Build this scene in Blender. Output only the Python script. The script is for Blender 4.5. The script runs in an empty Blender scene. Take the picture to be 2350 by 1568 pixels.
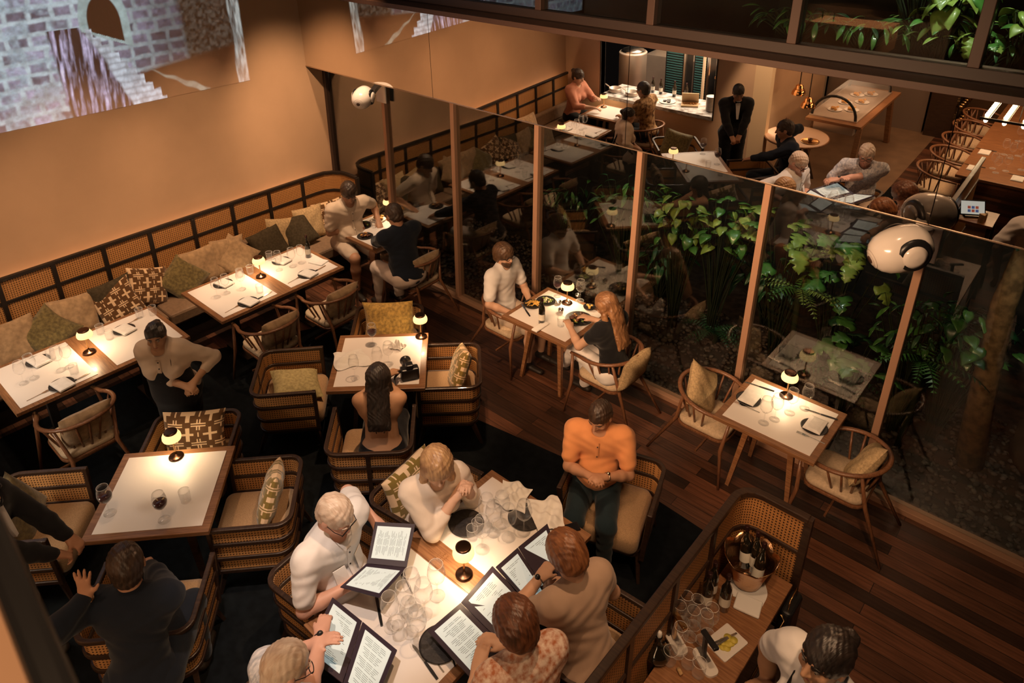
import bpy, bmesh, math, random
import numpy as np
from mathutils import Vector, Matrix, Euler
random.seed(7); np.random.seed(7)
SC = bpy.context.scene
COL = SC.collection
PI = math.pi
R = math.radians

# ------------------------------------------------------------------ camera
CAM_P = Vector((7.93659485, -5.51539192, 4.73276366))
CAM_R = Euler((R(65.40127753), R(0.29427222), R(41.67886847)), 'XYZ').to_matrix()
FPX, CXP, CYP = 1670.46, 1175 - 33.0, 784 - 293.3
cam = bpy.data.cameras.new('camera'); co = bpy.data.objects.new('camera', cam); COL.objects.link(co)
co.location = CAM_P; co.rotation_euler = (R(65.40127753), R(0.29427222), R(41.67886847))
cam.sensor_width = 36.0; cam.lens = 36.0 * FPX / 2350
cam.shift_x = 33.0 / 2350; cam.shift_y = -293.3 / 2350
cam.clip_start = 0.05; cam.clip_end = 100
cam.dof.use_dof = True; cam.dof.focus_distance = 6.0; cam.dof.aperture_fstop = 5.6
SC.camera = co
SC.view_settings.view_transform = 'Standard'; SC.view_settings.look = 'None'
SC.view_settings.exposure = 0.18; SC.view_settings.gamma = 1.0
SC.view_settings.use_curve_mapping = False
cy = SC.cycles
cy.max_bounces = 7; cy.diffuse_bounces = 2; cy.glossy_bounces = 4; cy.transmission_bounces = 4
cy.transparent_max_bounces = 24; cy.caustics_reflective = False; cy.caustics_refractive = False
cy.sample_clamp_indirect = 3.0; cy.use_denoising = True; cy.use_adaptive_sampling = True; cy.adaptive_threshold = 0.02

def at(px, py, z=0.0):
    """a point of the photograph's layout at height z, in metres"""
    d = CAM_R @ Vector(((px - CXP) / FPX, -(py - CYP) / FPX, -1))
    return CAM_P + d * ((z - CAM_P.z) / d.z)
def on_wall(px, py, axis, val):
    d = CAM_R @ Vector(((px - CXP) / FPX, -(py - CYP) / FPX, -1))
    return CAM_P + d * ((val - CAM_P[axis]) / d[axis])
def to_px(P):
    q = CAM_R.transposed() @ (Vector(P) - CAM_P)
    return (CXP - FPX * q.x / q.z, CYP + FPX * q.y / q.z)

# ------------------------------------------------------------------ world and big lights
w = bpy.data.worlds.new('night'); SC.world = w; w.use_nodes = True
w.node_tree.nodes['Background'].inputs[0].default_value = (0.30, 0.24, 0.22, 1)
w.node_tree.nodes['Background'].inputs[1].default_value = 0.01
WARM = (1.0, 0.60, 0.33); WARM2 = (1.0, 0.70, 0.45); COOL = (0.86, 1.0, 0.92)
def area(name, loc, target, sx, sy, power, color, spread=180):
    l = bpy.data.lights.new(name, 'AREA'); l.shape = 'RECTANGLE'; l.size = sx; l.size_y = sy
    l.energy = power; l.color = color; l.spread = R(spread)
    o = bpy.data.objects.new(name, l); COL.objects.link(o); o.location = loc
    o.rotation_euler = (Vector(target) - Vector(loc)).to_track_quat('-Z', 'Y').to_euler(); return o
def spot(name, loc, target, angle, power, color, blend=0.6, radius=0.06):
    l = bpy.data.lights.new(name, 'SPOT'); l.energy = power; l.color = color
    l.spot_size = R(angle); l.spot_blend = blend; l.shadow_soft_size = radius
    o = bpy.data.objects.new(name, l); COL.objects.link(o); o.location = loc
    o.rotation_euler = (Vector(target) - Vector(loc)).to_track_quat('-Z', 'Y').to_euler(); return o
# strip of light hidden in the gap behind the banquette, washing the wall upward
o = area('banquette_cove_light', (0.055, -2.95, 1.02), (0.05, -2.95, 2.2), 5.3, 0.05, 5, WARM)
o.rotation_euler = Euler((0, R(188), R(0))); o.rotation_euler = (Vector((-0.12, 0, 1))).to_track_quat('-Z', 'X').to_euler()
o.data.size = 0.05; o.data.size_y = 5.2
for k_, y_ in enumerate((-.7, -1.9, -3.1, -4.3)):
    spot('added_wall_wash', (1.9, y_, 4.6), (0.0, y_, .85), 50, (225, 235, 235, 110)[k_], WARM, 1.0)  # unseen spots added to brighten the lower tan wall
spot('added_corner_wash', (1.7, -1.6, 4.4), (0.1, -.4, 1.9), 44, 260, WARM, 1.0)  # another added spot, lifting the wall near the corner
area('added_hall_fill', (4.6, -2.9, 6.2), (4.4, -2.8, 0), 3.0, 3.0, 9, WARM, 150)  # fill with no fixture, added to lift the blacks
# ceiling downlights over the tables, with unseen spots added to brighten some places
spot('downlight_big_table', (6.0, -2.6, 5.9), (5.35, -3.3, 0.9), 38, 370, WARM)
spot('added_readers_spot', (5.6, -4.6, 5.4), (5.0, -3.75, 1.1), 28, 470, (1, .80, .66))  # added spot brightening the menu readers from above
spot('downlight_host_end', (6.2, -3.4, 5.6), (5.75, -2.0, 1.0), 22, 90, WARM)
spot('downlight_center', (3.9, -1.6, 5.8), (3.50, -2.2, 0.6), 26, 560, WARM)
spot('downlight_left', (2.6, -3.6, 5.8), (3.4, -4.2, 0.6), 30, 90, WARM)
spot('downlight_banquette', (2.2, -2.4, 5.6), (1.2, -2.4, 0.6), 50, 60, WARM)
spot('added_bottle_table_spot', (1.6, -2.0, 5.8), (1.36, -2.0, 0.75), 21, 600, WARM2)  # added to brighten the tabletop beyond its lamp's pool
spot('added_edge_table_spot', (1.6, -3.85, 5.8), (1.36, -3.85, 0.75), 21, 340, WARM2)  # same kind of added spot for the left edge table
spot('downlight_banquette_far', (2.2, -4.4, 5.6), (1.2, -4.0, 0.6), 50, 110, WARM)
spot('downlight_corner', (1.5, -1.2, 5.4), (1.25, -0.55, 0.9), 26, 420, WARM2)
spot('added_chairs_spot', (2.9, -1.9, 5.6), (1.98, -1.9, 0.6), 32, 170, WARM)  # added spot to lift the chair cushions
spot('downlight_window_tables', (4.6, -1.3, 5.6), (4.4, -0.5, 0.6), 28, 150, WARM)
spot('downlight_window_right', (6.9, -1.4, 5.6), (6.6, -0.4, 0.6), 30, 60, WARM)
spot('downlight_service', (7.4, -3.4, 5.2), (7.2, -2.6, 0.6), 50, 120, WARM)
spot('downlight_aisle', (4.4, -2.4, 5.6), (3.85, -1.0, 0), 15, 330, WARM)
spot('downlight_floor', (7.9, -3.6, 4.4), (8.0, -2.0, 0.0), 64, 130, WARM)
spot('downlight_lounge', (4.6, -5.2, 4.2), (4.2, -4.9, 1.0), 60, 50, WARM)
# unseen area light added so mullions and frames catch a warm wash
area('added_front_wash', (5.5, -5.3, 4.2), (5.0, 0, 2.1), 3.0, 0.4, 66, WARM, 60)
# garden spotlights
spot('garden_spot', (3.9, 0.35, 2.75), (4.1, 1.5, 1.75), 70, 26, COOL, 0.5)
spot('garden_spot.001', (5.7, 0.30, 2.75), (5.7, 1.4, 1.75), 80, 42, COOL, 0.5)
spot('garden_spot.002', (7.1, 0.15, 4.9), (6.95, .6, 3.7), 70, 70, (0.95, 1.0, 0.72), 0.5)
spot('garden_spot.003', (7.9, 0.25, 2.6), (8.0, 1.3, 1.3), 60, 20, COOL, 0.5)
spot('garden_spot.004', (6.3, 0.2, 4.9), (6.4, .7, 3.7), 60, 26, COOL, 0.5)
area('garden_low_light', (4.0, 2.2, 3.6), (4.0, 1.0, 0), 5.0, 1.0, 9, (1, .75, .5), 160)
# kitchen and the rooms seen in the mirror
area('kitchen_ceiling_light', (1.9, -7.2, 2.7), (1.9, -7.0, 0), 2.4, 1.6, 210, (1, .82, .62))
area('buffet_room_light', (4.7, -7.4, 2.75), (4.7, -7.4, 0), 1.6, 2.4, 34, WARM)
spot('round_table_light', (4.3, -6.0, 2.7), (4.25, -6.0, 0.7), 50, 90, WARM)
area('long_table_light', (6.9, -7.0, 2.7), (6.9, -7.0, 0), 0.8, 2.6, 42, WARM)
spot('added_pier_spot', (4.5, -4.7, 4.0), (3.72, -5.75, 1.5), 22, 420, WARM2)  # added spot, kept out of the mirror's view, to brighten the pier
spot('added_balcony_spot', (7.4, -5.9, 6.4), (7.3, -5.46, 4.2), 20, 170, WARM)  # spot added only to light the rail's timber cap
spot('added_soffit_spot', (4.5, -3.4, 4.6), (4.45, -5.9, 2.55), 24, 150, WARM)  # unseen spot added to brighten the hanging soffit

# ------------------------------------------------------------------ materials
MATS = {}
def _out(m):
    nt = m.node_tree; nt.nodes.clear()
    o = nt.nodes.new('ShaderNodeOutputMaterial'); return nt, o
def mat(name, col, rough=0.6, metal=0.0, noise=0.0, scale=20, bump=0.0, bscale=None, emit=None, estr=0, spec=0.5, stretch=None, col2=None, sheen=0, coat=0, detail=3):
    if spec == 0.5 and rough >= .8: spec = .12
    if name in MATS: return MATS[name]
    m = bpy.data.materials.new(name); m.use_nodes = True; nt, o = _out(m)
    b = nt.nodes.new('ShaderNodeBsdfPrincipled'); nt.links.new(b.outputs[0], o.inputs[0])
    b.inputs['Base Color'].default_value = (*col, 1); b.inputs['Roughness'].default_value = rough
    b.inputs['Metallic'].default_value = metal; b.inputs['Specular IOR Level'].default_value = spec
    if sheen: b.inputs['Sheen Weight'].default_value = sheen
    if coat: b.inputs['Coat Weight'].default_value = coat
    if emit: b.inputs['Emission Color'].default_value = (*emit, 1); b.inputs['Emission Strength'].default_value = estr
    if noise or bump or col2:
        tc = nt.nodes.new('ShaderNodeTexCoord'); mp = nt.nodes.new('ShaderNodeMapping')
        nt.links.new(tc.outputs['Object'], mp.inputs[0])
        if stretch: mp.inputs['Scale'].default_value = stretch
        n = nt.nodes.new('ShaderNodeTexNoise'); n.inputs['Scale'].default_value = scale; n.inputs['Detail'].default_value = detail
        nt.links.new(mp.outputs[0], n.inputs[0])
        r = nt.nodes.new('ShaderNodeMix'); r.data_type = 'RGBA'
        c2 = col2 or tuple(c * (1 - noise) for c in col); c1 = col if col2 else tuple(min(1, c * (1 + noise)) for c in col)
        r.inputs[6].default_value = (*c1, 1); r.inputs[7].default_value = (*c2, 1)
        mr = nt.nodes.new('ShaderNodeMapRange'); mr.inputs[1].default_value = .35; mr.inputs[2].default_value = .65
        nt.links.new(n.outputs[0], mr.inputs[0]); nt.links.new(mr.outputs[0], r.inputs[0]); nt.links.new(r.outputs[2], b.inputs['Base Color'])
        if bump:
            n2 = nt.nodes.new('ShaderNodeTexNoise'); n2.inputs['Scale'].default_value = bscale or scale; nt.links.new(mp.outputs[0], n2.inputs[0])
            bp = nt.nodes.new('ShaderNodeBump'); bp.inputs['Strength'].default_value = bump; bp.inputs['Distance'].default_value = 0.004
            nt.links.new(n2.outputs[0], bp.inputs['Height']); nt.links.new(bp.outputs[0], b.inputs['Normal'])
    MATS[name] = m; return m
def glassy(name, tint=(1, 1, 1), base=0.05, edge=0.55, rough=0.0, gcol=(1, 1, 1), edge_glint=0.0):
    """thin clear glass: lets light straight through and mirrors more at a slant"""
    m = bpy.data.materials.new(name); m.use_nodes = True; nt, o = _out(m)
    t = nt.nodes.new('ShaderNodeBsdfTransparent'); t.inputs[0].default_value = (*tint, 1)
    g = nt.nodes.new('ShaderNodeBsdfGlossy'); g.inputs['Roughness'].default_value = rough; g.inputs[0].default_value = (*gcol, 1)
    lw = nt.nodes.new('ShaderNodeLayerWeight'); lw.inputs[0].default_value = 0.5
    pw = nt.nodes.new('ShaderNodeMath'); pw.operation = 'POWER'; pw.inputs[1].default_value = 2.2; nt.links.new(lw.outputs['Facing'], pw.inputs[0])
    mr = nt.nodes.new('ShaderNodeMapRange'); mr.inputs[3].default_value = base; mr.inputs[4].default_value = edge
    nt.links.new(pw.outputs[0], mr.inputs[0])
    mx = nt.nodes.new('ShaderNodeMixShader'); nt.links.new(mr.outputs[0], mx.inputs[0]); nt.links.new(t.outputs[0], mx.inputs[1])
    if edge_glint:  # white diffuse mixed in, standing in for bright edge highlights
        df = nt.nodes.new('ShaderNodeBsdfDiffuse'); df.inputs[0].default_value = (.9, .9, .9, 1); m2 = nt.nodes.new('ShaderNodeMixShader'); m2.inputs[0].default_value = edge_glint
        nt.links.new(g.outputs[0], m2.inputs[1]); nt.links.new(df.outputs[0], m2.inputs[2]); nt.links.new(m2.outputs[0], mx.inputs[2])
    else: nt.links.new(g.outputs[0], mx.inputs[2])
    nt.links.new(mx.outputs[0], o.inputs[0]); MATS[name] = m; return m
def wood(name, c1, c2, rough=0.4, scale=6, axis=0, stretch=14, coat=0.1):
    m = bpy.data.materials.new(name); m.use_nodes = True; nt, o = _out(m)
    b = nt.nodes.new('ShaderNodeBsdfPrincipled'); nt.links.new(b.outputs[0], o.inputs[0]); b.inputs['Roughness'].default_value = rough
    b.inputs['Coat Weight'].default_value = coat
    tc = nt.nodes.new('ShaderNodeTexCoord'); mp = nt.nodes.new('ShaderNodeMapping'); nt.links.new(tc.outputs['Object'], mp.inputs[0])
    s = [stretch] * 3; s[axis] = 1.0; mp.inputs['Scale'].default_value = s
    n = nt.nodes.new('ShaderNodeTexNoise'); n.inputs['Scale'].default_value = scale; n.inputs['Detail'].default_value = 5; n.inputs['Distortion'].default_value = .4
    nt.links.new(mp.outputs[0], n.inputs[0])
    cr = nt.nodes.new('ShaderNodeValToRGB'); cr.color_ramp.elements[0].position = .35; cr.color_ramp.elements[0].color = (*c1, 1)
    cr.color_ramp.elements[1].position = .68; cr.color_ramp.elements[1].color = (*c2, 1)
    nt.links.new(n.outputs[0], cr.inputs[0]); nt.links.new(cr.outputs[0], b.inputs['Base Color']); MATS[name] = m; return m
def cane(name, c1, c2, freq=62):
    """woven cane: an open net of light strands over dark gaps"""
    m = bpy.data.materials.new(name); m.use_nodes = True; nt, o = _out(m)
    b = nt.nodes.new('ShaderNodeBsdfPrincipled'); nt.links.new(b.outputs[0], o.inputs[0]); b.inputs['Roughness'].default_value = .5
    tc = nt.nodes.new('ShaderNodeTexCoord'); sp = nt.nodes.new('ShaderNodeSeparateXYZ'); nt.links.new(tc.outputs['Object'], sp.inputs[0])
    def M(op, a, b_=None):
        n = nt.nodes.new('ShaderNodeMath'); n.operation = op
        for i, v in enumerate((a, b_)):
            if v is None: continue
            if isinstance(v, (int, float)): n.inputs[i].default_value = v
            else: nt.links.new(v, n.inputs[i])
        return n.outputs[0]
    h = M('SINE', M('MULTIPLY', M('ADD', sp.outputs[0], sp.outputs[1]), freq * 2 * PI))
    v = M('SINE', M('MULTIPLY', sp.outputs[2], freq * 2 * PI))
    p = M('MULTIPLY', M('MAXIMUM', M('ADD', h, .35), 0), M('MAXIMUM', M('ADD', v, .35), 0))
    mr = nt.nodes.new('ShaderNodeMapRange'); mr.inputs[1].default_value = .25; mr.inputs[2].default_value = .8; nt.links.new(p, mr.inputs[0])
    mx = nt.nodes.new('ShaderNodeMix'); mx.data_type = 'RGBA'; mx.inputs[6].default_value = (*c1, 1); mx.inputs[7].default_value = (*c2, 1)
    nt.links.new(mr.outputs[0], mx.inputs[0]); nt.links.new(mx.outputs[2], b.inputs['Base Color'])
    bp = nt.nodes.new('ShaderNodeBump'); bp.invert = True; bp.inputs['Strength'].default_value = .5; bp.inputs['Distance'].default_value = .002
    nt.links.new(p, bp.inputs['Height']); nt.links.new(bp.outputs[0], b.inputs['Normal'])
    MATS[name] = m; return m

DW = wood('dark_wood', (.024, .012, .008), (.050, .026, .015), .35)
BLK = mat('black_wood', (.016, .011, .009), .45)
MW = wood('walnut_wood', (.17, .075, .033), (.30, .145, .065), .38)
RW = wood('red_walnut', (.20, .085, .035), (.36, .17, .075), .36)
CHW = wood('chair_wood', (.15, .062, .028), (.26, .115, .055), .36, axis=2)
CANE = cane('woven_cane', (.56, .28, .10), (.05, .02, .008), 44)
PANEL = mat('white_table_panel', (.80, .74, .70), .42)
LINEN = mat('white_linen', (.82, .79, .75), .9, bump=.2, bscale=60)
NAPK = mat('folded_napkin_cloth', (.80, .77, .74), .9, noise=.04, scale=40)
BRASS = mat('brass', (.72, .45, .20), .22, 1.0)
BRONZE = mat('dark_bronze', (.13, .065, .04), .28, 1.0)
SILVER = mat('silver_steel', (.72, .68, .63), .2, 1.0)
BLKP = mat('black_plastic', (.012, .012, .013), .35)
WHP = mat('white_gloss', (.78, .70, .64), .18, coat=.5)
GLS = glassy('clear_glass', (.995, .995, .995), .015, .46, edge_glint=.55)
RIM_GLINT = mat('glass_rim_glint', (.85, .82, .78), .15, coat=1)  # pale opaque rings, painted highlights along glass rims and feet
WINE = mat('red_wine', (.035, .004, .008), .08)
BOT = mat('dark_bottle_glass', (.012, .010, .006), .08, coat=1)
SHADE = mat('lamp_shade_glow', (.9, .75, .5), .6, emit=(1.0, .62, .24), estr=1.35)
BULB = mat('bulb_glow', (1, 1, 1), .5, emit=(1.0, .74, .42), estr=14)
SEATF = mat('seat_fabric', (.42, .27, .15), .95, noise=.18, scale=160, bump=.5, bscale=300, sheen=.2)
CREAMF = mat('cream_seat_fabric', (.58, .44, .30), .95, noise=.1, scale=60, bump=.3, bscale=200)
PILLF = mat('tan_pillow_fabric', (.42, .285, .165), .95, noise=.16, scale=26, bump=.6, bscale=170, sheen=.3)
PILLT = mat('stripe_beige_fabric', (.50, .36, .20), .95, noise=.2, scale=60, bump=.5, bscale=150)
OLIVE = mat('olive_velvet', (.15, .115, .045), .8, noise=.35, scale=34, sheen=.6, bump=.4, bscale=60)
MUSTARD = mat('mustard_velvet', (.44, .27, .06), .75, noise=.35, scale=34, sheen=.5, bump=.4, bscale=60)
DKOLIVE = mat('dark_olive_fabric', (.065, .05, .03), .9, noise=.2, scale=40)
PATB = mat('pattern_brown_velvet', (.11, .052, .018), .8, sheen=.4)
PATO = mat('pattern_olive_velvet', (.20, .135, .028), .8, sheen=.4)
PATC = mat('pattern_cream', (.72, .52, .33), .9)
BANQF = mat('banquette_leather', (.22, .14, .085), .7, noise=.12, scale=30)

# ------------------------------------------------------------------ mesh helpers
class MB:
    def __init__(s): s.v = []; s.f = []; s.mi = []; s.sm = []; s.M = Matrix.Identity(4); s.k = 0
    def add(s, vs, fs, smooth=False):
        n = len(s.v); s.v += [tuple(s.M @ Vector(p)) for p in vs]
        for f in fs: s.f.append(tuple(i + n for i in f)); s.mi.append(s.k); s.sm.append(smooth)
        return s
    def box(s, x0, x1, y0, y1, z0, z1):
        return s.add([(x0,y0,z0),(x1,y0,z0),(x1,y1,z0),(x0,y1,z0),(x0,y0,z1),(x1,y0,z1),(x1,y1,z1),(x0,y1,z1)],
                     [(0,3,2,1),(4,5,6,7),(0,1,5,4),(1,2,6,5),(2,3,7,6),(3,0,4,7)])
    def bar(s, a, b, w, h=None, up=(0,0,1), w2=None, h2=None):
        a, b = Vector(a), Vector(b); h = h or w; w2 = w2 or w; h2 = h2 or h
        d = (b - a).normalized(); u = Vector(up)
        if abs(d.dot(u)) > .98: u = Vector((1, 0, 0))
        x = d.cross(u).normalized(); y = x.cross(d).normalized(); vs = []
        for p, ww, hh in ((a, w, h), (b, w2, h2)):
            for i, j in ((-1,-1),(1,-1),(1,1),(-1,1)): vs.append(p + x * i * ww / 2 + y * j * hh / 2)
        return s.add(vs, [(0,1,2,3),(7,6,5,4),(0,4,5,1),(1,5,6,2),(2,6,7,3),(3,7,4,0)])
    def tube(s, pts, r, seg=8, closed=False, flat=None):
        pts = [Vector(p) for p in pts]; n = len(pts); rr = r if isinstance(r, (list, tuple)) else [r] * n
        vs = []; fs = []; px = None
        for i, p in enumerate(pts):
            if closed: d = pts[(i + 1) % n] - pts[i - 1]
            else: d = pts[min(i + 1, n - 1)] - pts[max(i - 1, 0)]
            d.normalize()
            if px is None:
                u = Vector((0, 0, 1)) if abs(d.z) < .9 else Vector((1, 0, 0)); px = d.cross(u).normalized()
            else: px = (px - d * px.dot(d)).normalized()
            py = d.cross(px)
            for k in range(seg):
                a = 2 * PI * k / seg; vs.append(p + (px * math.cos(a) + py * math.sin(a) * (flat or 1)) * rr[i])
        m = n if closed else n - 1
        for i in range(m):
            for k in range(seg):
                a = i * seg + k; b = i * seg + (k + 1) % seg; c = ((i + 1) % n) * seg + (k + 1) % seg; e = ((i + 1) % n) * seg + k
                fs.append((a, e, c, b))
        if not closed: fs.append(tuple(range(seg))); fs.append(tuple((n - 1) * seg + k for k in reversed(range(seg))))
        return s.add(vs, fs, True)
    def lathe(s, prof, seg=20, c=(0, 0, 0), capb=True, capt=True, sx=1, sy=1):
        vs = []; fs = []; n = len(prof)
        for r_, z in prof:
            for k in range(seg):
                a = 2 * PI * k / seg; vs.append((c[0] + r_ * math.cos(a) * sx, c[1] + r_ * math.sin(a) * sy, c[2] + z))
        for i in range(n - 1):
            for k in range(seg):
                a = i * seg + k; b = i * seg + (k + 1) % seg; fs.append((a, b, b + seg, a + seg))
        if capb: fs.append(tuple(reversed(range(seg))))
        if capt: fs.append(tuple((n - 1) * seg + k for k in range(seg)))
        return s.add(vs, fs, True)
    def prism(s, poly, z0, z1, smooth=False):
        n = len(poly); vs = [(x, y, z0) for x, y in poly] + [(x, y, z1) for x, y in poly]
        fs = [tuple(reversed(range(n))), tuple(range(n, 2 * n))] + [(i, (i + 1) % n, (i + 1) % n + n, i + n) for i in range(n)]
        return s.add(vs, fs, smooth)
    def ell(s, c, r, seg=14, rings=8, rot=None):
        vs = []; fs = []; rot = rot or Matrix.Identity(3)
        for i in range(rings + 1):
            t = PI * i / rings
            for k in range(seg):
                a = 2 * PI * k / seg; p = Vector((math.sin(t) * math.cos(a) * r[0], math.sin(t) * math.sin(a) * r[1], math.cos(t) * r[2]))
                vs.append(rot @ p + Vector(c))
        for i in range(rings):
            for k in range(seg): fs.append((i*seg+k, (i+1)*seg+k, (i+1)*seg+(k+1)%seg, i*seg+(k+1)%seg))
        return s.add(vs, fs, True)
    def pillow(s, w_, h_, t, n=24, pinch=.07, pattern=None, seed=0):
        """square scatter cushion lying in its local XZ plane, thick along Y"""
        rnd = random.Random(seed); sag = rnd.uniform(-.02, .02); vs = []
        for side in (1, -1):
            for j in range(n + 1):
                for i in range(n + 1):
                    u = i / n * 2 - 1; v = j / n * 2 - 1
                    e = (1 - u ** 4) * (1 - v ** 4)
                    x = w_ / 2 * u * (1 - pinch * (1 - v * v) * abs(u) ** 1.5 * -1 - pinch * (1 - v * v)) 
                    x = w_ / 2 * u * (1 - pinch * (1 - v * v)); z = h_ / 2 * v * (1 - pinch * (1 - u * u))
                    th = t / 2 * e ** .55 + .004 * math.sin(7 * u + 5 * v + seed) * e
                    vs.append((x + sag * v * v, side * th, z))
        fs = []; N = (n + 1) ** 2; mi = []
        for sd in range(2):
            for j in range(n):
                for i in range(n):
                    a = sd * N + j * (n + 1) + i; q = (a, a + 1, a + n + 2, a + n + 1)
                    fs.append(tuple(reversed(q)) if sd == 0 else q)
                    mi.append(1 if pattern and pattern(i / n, j / n) else 0)
        k0 = len(s.f); s.add(vs, fs, True)
        for q, m_ in enumerate(mi): s.mi[k0 + q] = m_
        return s
    def build(s, name, m, parent=None, loc=None, bevel=0, sub=0, weld=False, rot=None):
        me = bpy.data.meshes.new(name); me.from_pydata(s.v, [], s.f)
        for mm in (m if isinstance(m, (list, tuple)) else [m]): me.materials.append(mm)
        me.polygons.foreach_set('use_smooth', s.sm); me.polygons.foreach_set('material_index', s.mi); me.update()
        o = bpy.data.objects.new(name, me); COL.objects.link(o)
        if parent: o.parent = parent
        if loc is not None: o.location = loc
        if rot is not None: o.rotation_euler = rot
        if bevel:
            b = o.modifiers.new('bevel', 'BEVEL'); b.width = bevel; b.segments = 2; b.limit_method = 'ANGLE'; b.angle_limit = R(40)
        if sub: q = o.modifiers.new('sub', 'SUBSURF'); q.levels = sub; q.render_levels = sub
        return o
def tag(o, label=None, cat=None, group=None, kind=None):
    if label: o['label'] = label
    if cat: o['category'] = cat
    if group: o['group'] = group
    if kind: o['kind'] = kind
    return o
def thing(name, label, cat, loc=(0, 0, 0), rz=0, group=None):
    o = bpy.data.objects.new(name, None); COL.objects.link(o); o.location = loc; o.rotation_euler = (0, 0, rz)
    o.empty_display_size = .05
    return tag(o, label, cat, group)
def struct(name, mb, m, **k):
    return tag(mb.build(name, m, **k), kind='structure')
def copy_tree(o, parent=None):
    c = o.copy(); COL.objects.link(c); c.parent = parent
    for ch in list(o.children): copy_tree(ch, c)
    return c
def dup(o, loc, rz=None, label=None, group=None):
    c = copy_tree(o); c.location = loc
    if rz is not None: c.rotation_euler = (0, 0, rz)
    if label: c['label'] = label
    if group: c['group'] = group
    return c
ORD = ['leftmost', 'second', 'third', 'fourth', 'fifth', 'sixth', 'seventh', 'eighth', 'ninth', 'tenth', 'eleventh', 'twelfth', 'thirteenth', 'fourteenth']
NUM = ['zero', 'one', 'two', 'three', 'four', 'five', 'six', 'seven', 'eight', 'nine', 'ten', 'eleven', 'twelve', 'thirteen', 'fourteen']
def family(objs, adj, noun, plural, where, group):
    """label look-alikes by their order from the left of the photograph"""
    objs = sorted(objs, key=lambda o: to_px(o.matrix_basis.translation)[0]); n = len(objs)
    for i, o in enumerate(objs):
        if n == 1: o['label'] = f'{adj} {noun} {where}'
        elif n == 2: o['label'] = f'{adj} {noun}, {"left" if i == 0 else "right"} one of two {where}'
        elif i == n - 1: o['label'] = f'{adj} {noun}, rightmost of {NUM[n]} {where}'
        elif i == 0: o['label'] = f'{adj} {noun}, leftmost of {NUM[n]} {where}'
        else: o['label'] = f'{adj} {noun}, {ORD[i]} from left of {NUM[n]} {where}'
        if n > 1: o['group'] = group
# ------------------------------------------------------------------ the setting
def floor_mat():
    m = bpy.data.materials.new('floor_planks'); m.use_nodes = True; nt, o = _out(m)
    b = nt.nodes.new('ShaderNodeBsdfPrincipled'); nt.links.new(b.outputs[0], o.inputs[0])
    tc = nt.nodes.new('ShaderNodeTexCoord')
    br = nt.nodes.new('ShaderNodeTexBrick'); br.offset = .37; br.inputs['Scale'].default_value = 1
    br.inputs['Brick Width'].default_value = 1.5; br.inputs['Row Height'].default_value = .11
    br.inputs['Mortar Size'].default_value = .0025; br.inputs['Mortar'].default_value = (.006, .003, .002, 1)
    br.inputs['Color1'].default_value = (.045, .019, .010, 1); br.inputs['Color2'].default_value = (.27, .105, .052, 1); br.inputs['Bias'].default_value = -.2
    nt.links.new(tc.outputs['Object'], br.inputs[0])
    mp = nt.nodes.new('ShaderNodeMapping'); mp.inputs['Scale'].default_value = (1.2, 16, 1); nt.links.new(tc.outputs['Object'], mp.inputs[0])
    n = nt.nodes.new('ShaderNodeTexNoise'); n.inputs['Scale'].default_value = 3; n.inputs['Detail'].default_value = 6; nt.links.new(mp.outputs[0], n.inputs[0])
    mx = nt.nodes.new('ShaderNodeMix'); mx.data_type = 'RGBA'; mx.blend_type = 'MULTIPLY'; mx.inputs[0].default_value = 1
    cr = nt.nodes.new('ShaderNodeValToRGB'); cr.color_ramp.elements[0].position = .3; cr.color_ramp.elements[0].color = (.45, .42, .40, 1); cr.color_ramp.elements[1].position = .7
    nt.links.new(n.outputs[0], cr.inputs[0]); nt.links.new(br.outputs[0], mx.inputs[6]); nt.links.new(cr.outputs[0], mx.inputs[7])
    nt.links.new(mx.outputs[2], b.inputs['Base Color']); b.inputs['Roughness'].default_value = .42
    bp = nt.nodes.new('ShaderNodeBump'); bp.inputs['Strength'].default_value = .25; bp.inputs['Distance'].default_value = .003
    nt.links.new(cr.outputs[0], bp.inputs['Height']); nt.links.new(bp.outputs[0], b.inputs['Normal'])
    return m
FL = floor_mat()
struct('floor', MB().box(-.2, 10.5, -10.5, -.03, -.2, 0), FL)
# the dark carpet let into the middle of the boards
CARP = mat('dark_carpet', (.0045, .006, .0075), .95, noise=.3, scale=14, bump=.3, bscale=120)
mb = MB()
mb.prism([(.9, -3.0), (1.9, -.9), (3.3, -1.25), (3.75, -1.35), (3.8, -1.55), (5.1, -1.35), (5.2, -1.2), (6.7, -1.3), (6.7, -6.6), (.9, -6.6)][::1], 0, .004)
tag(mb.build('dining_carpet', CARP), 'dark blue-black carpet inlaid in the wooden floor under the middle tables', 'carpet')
SL = mat('pale_slate_tiles', (.20, .125, .075), .5, noise=.12, scale=4)
tag(MB().box(2.4, 5.55, -9.3, -5.3, 0, .006).build('tiled_floor_inlay', SL), kind='structure')

WALL = mat('tan_plaster', (.60, .40, .26), .85, noise=.025, scale=3)
struct('wall_left', MB().box(-.2, 0, -5.75, 0, -.2, 7.2), WALL)
struct('wall_left.001', MB().box(-.2, 0, 0, 5.2, -.2, 7.2), mat('dark_garden_wall', (.045, .035, .028), .9, noise=.3, scale=3))
struct('ceiling', MB().box(-.2, 10.5, -10.5, .2, 7.2, 7.4), mat('black_ceiling', (.01, .01, .01), .9))
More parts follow.
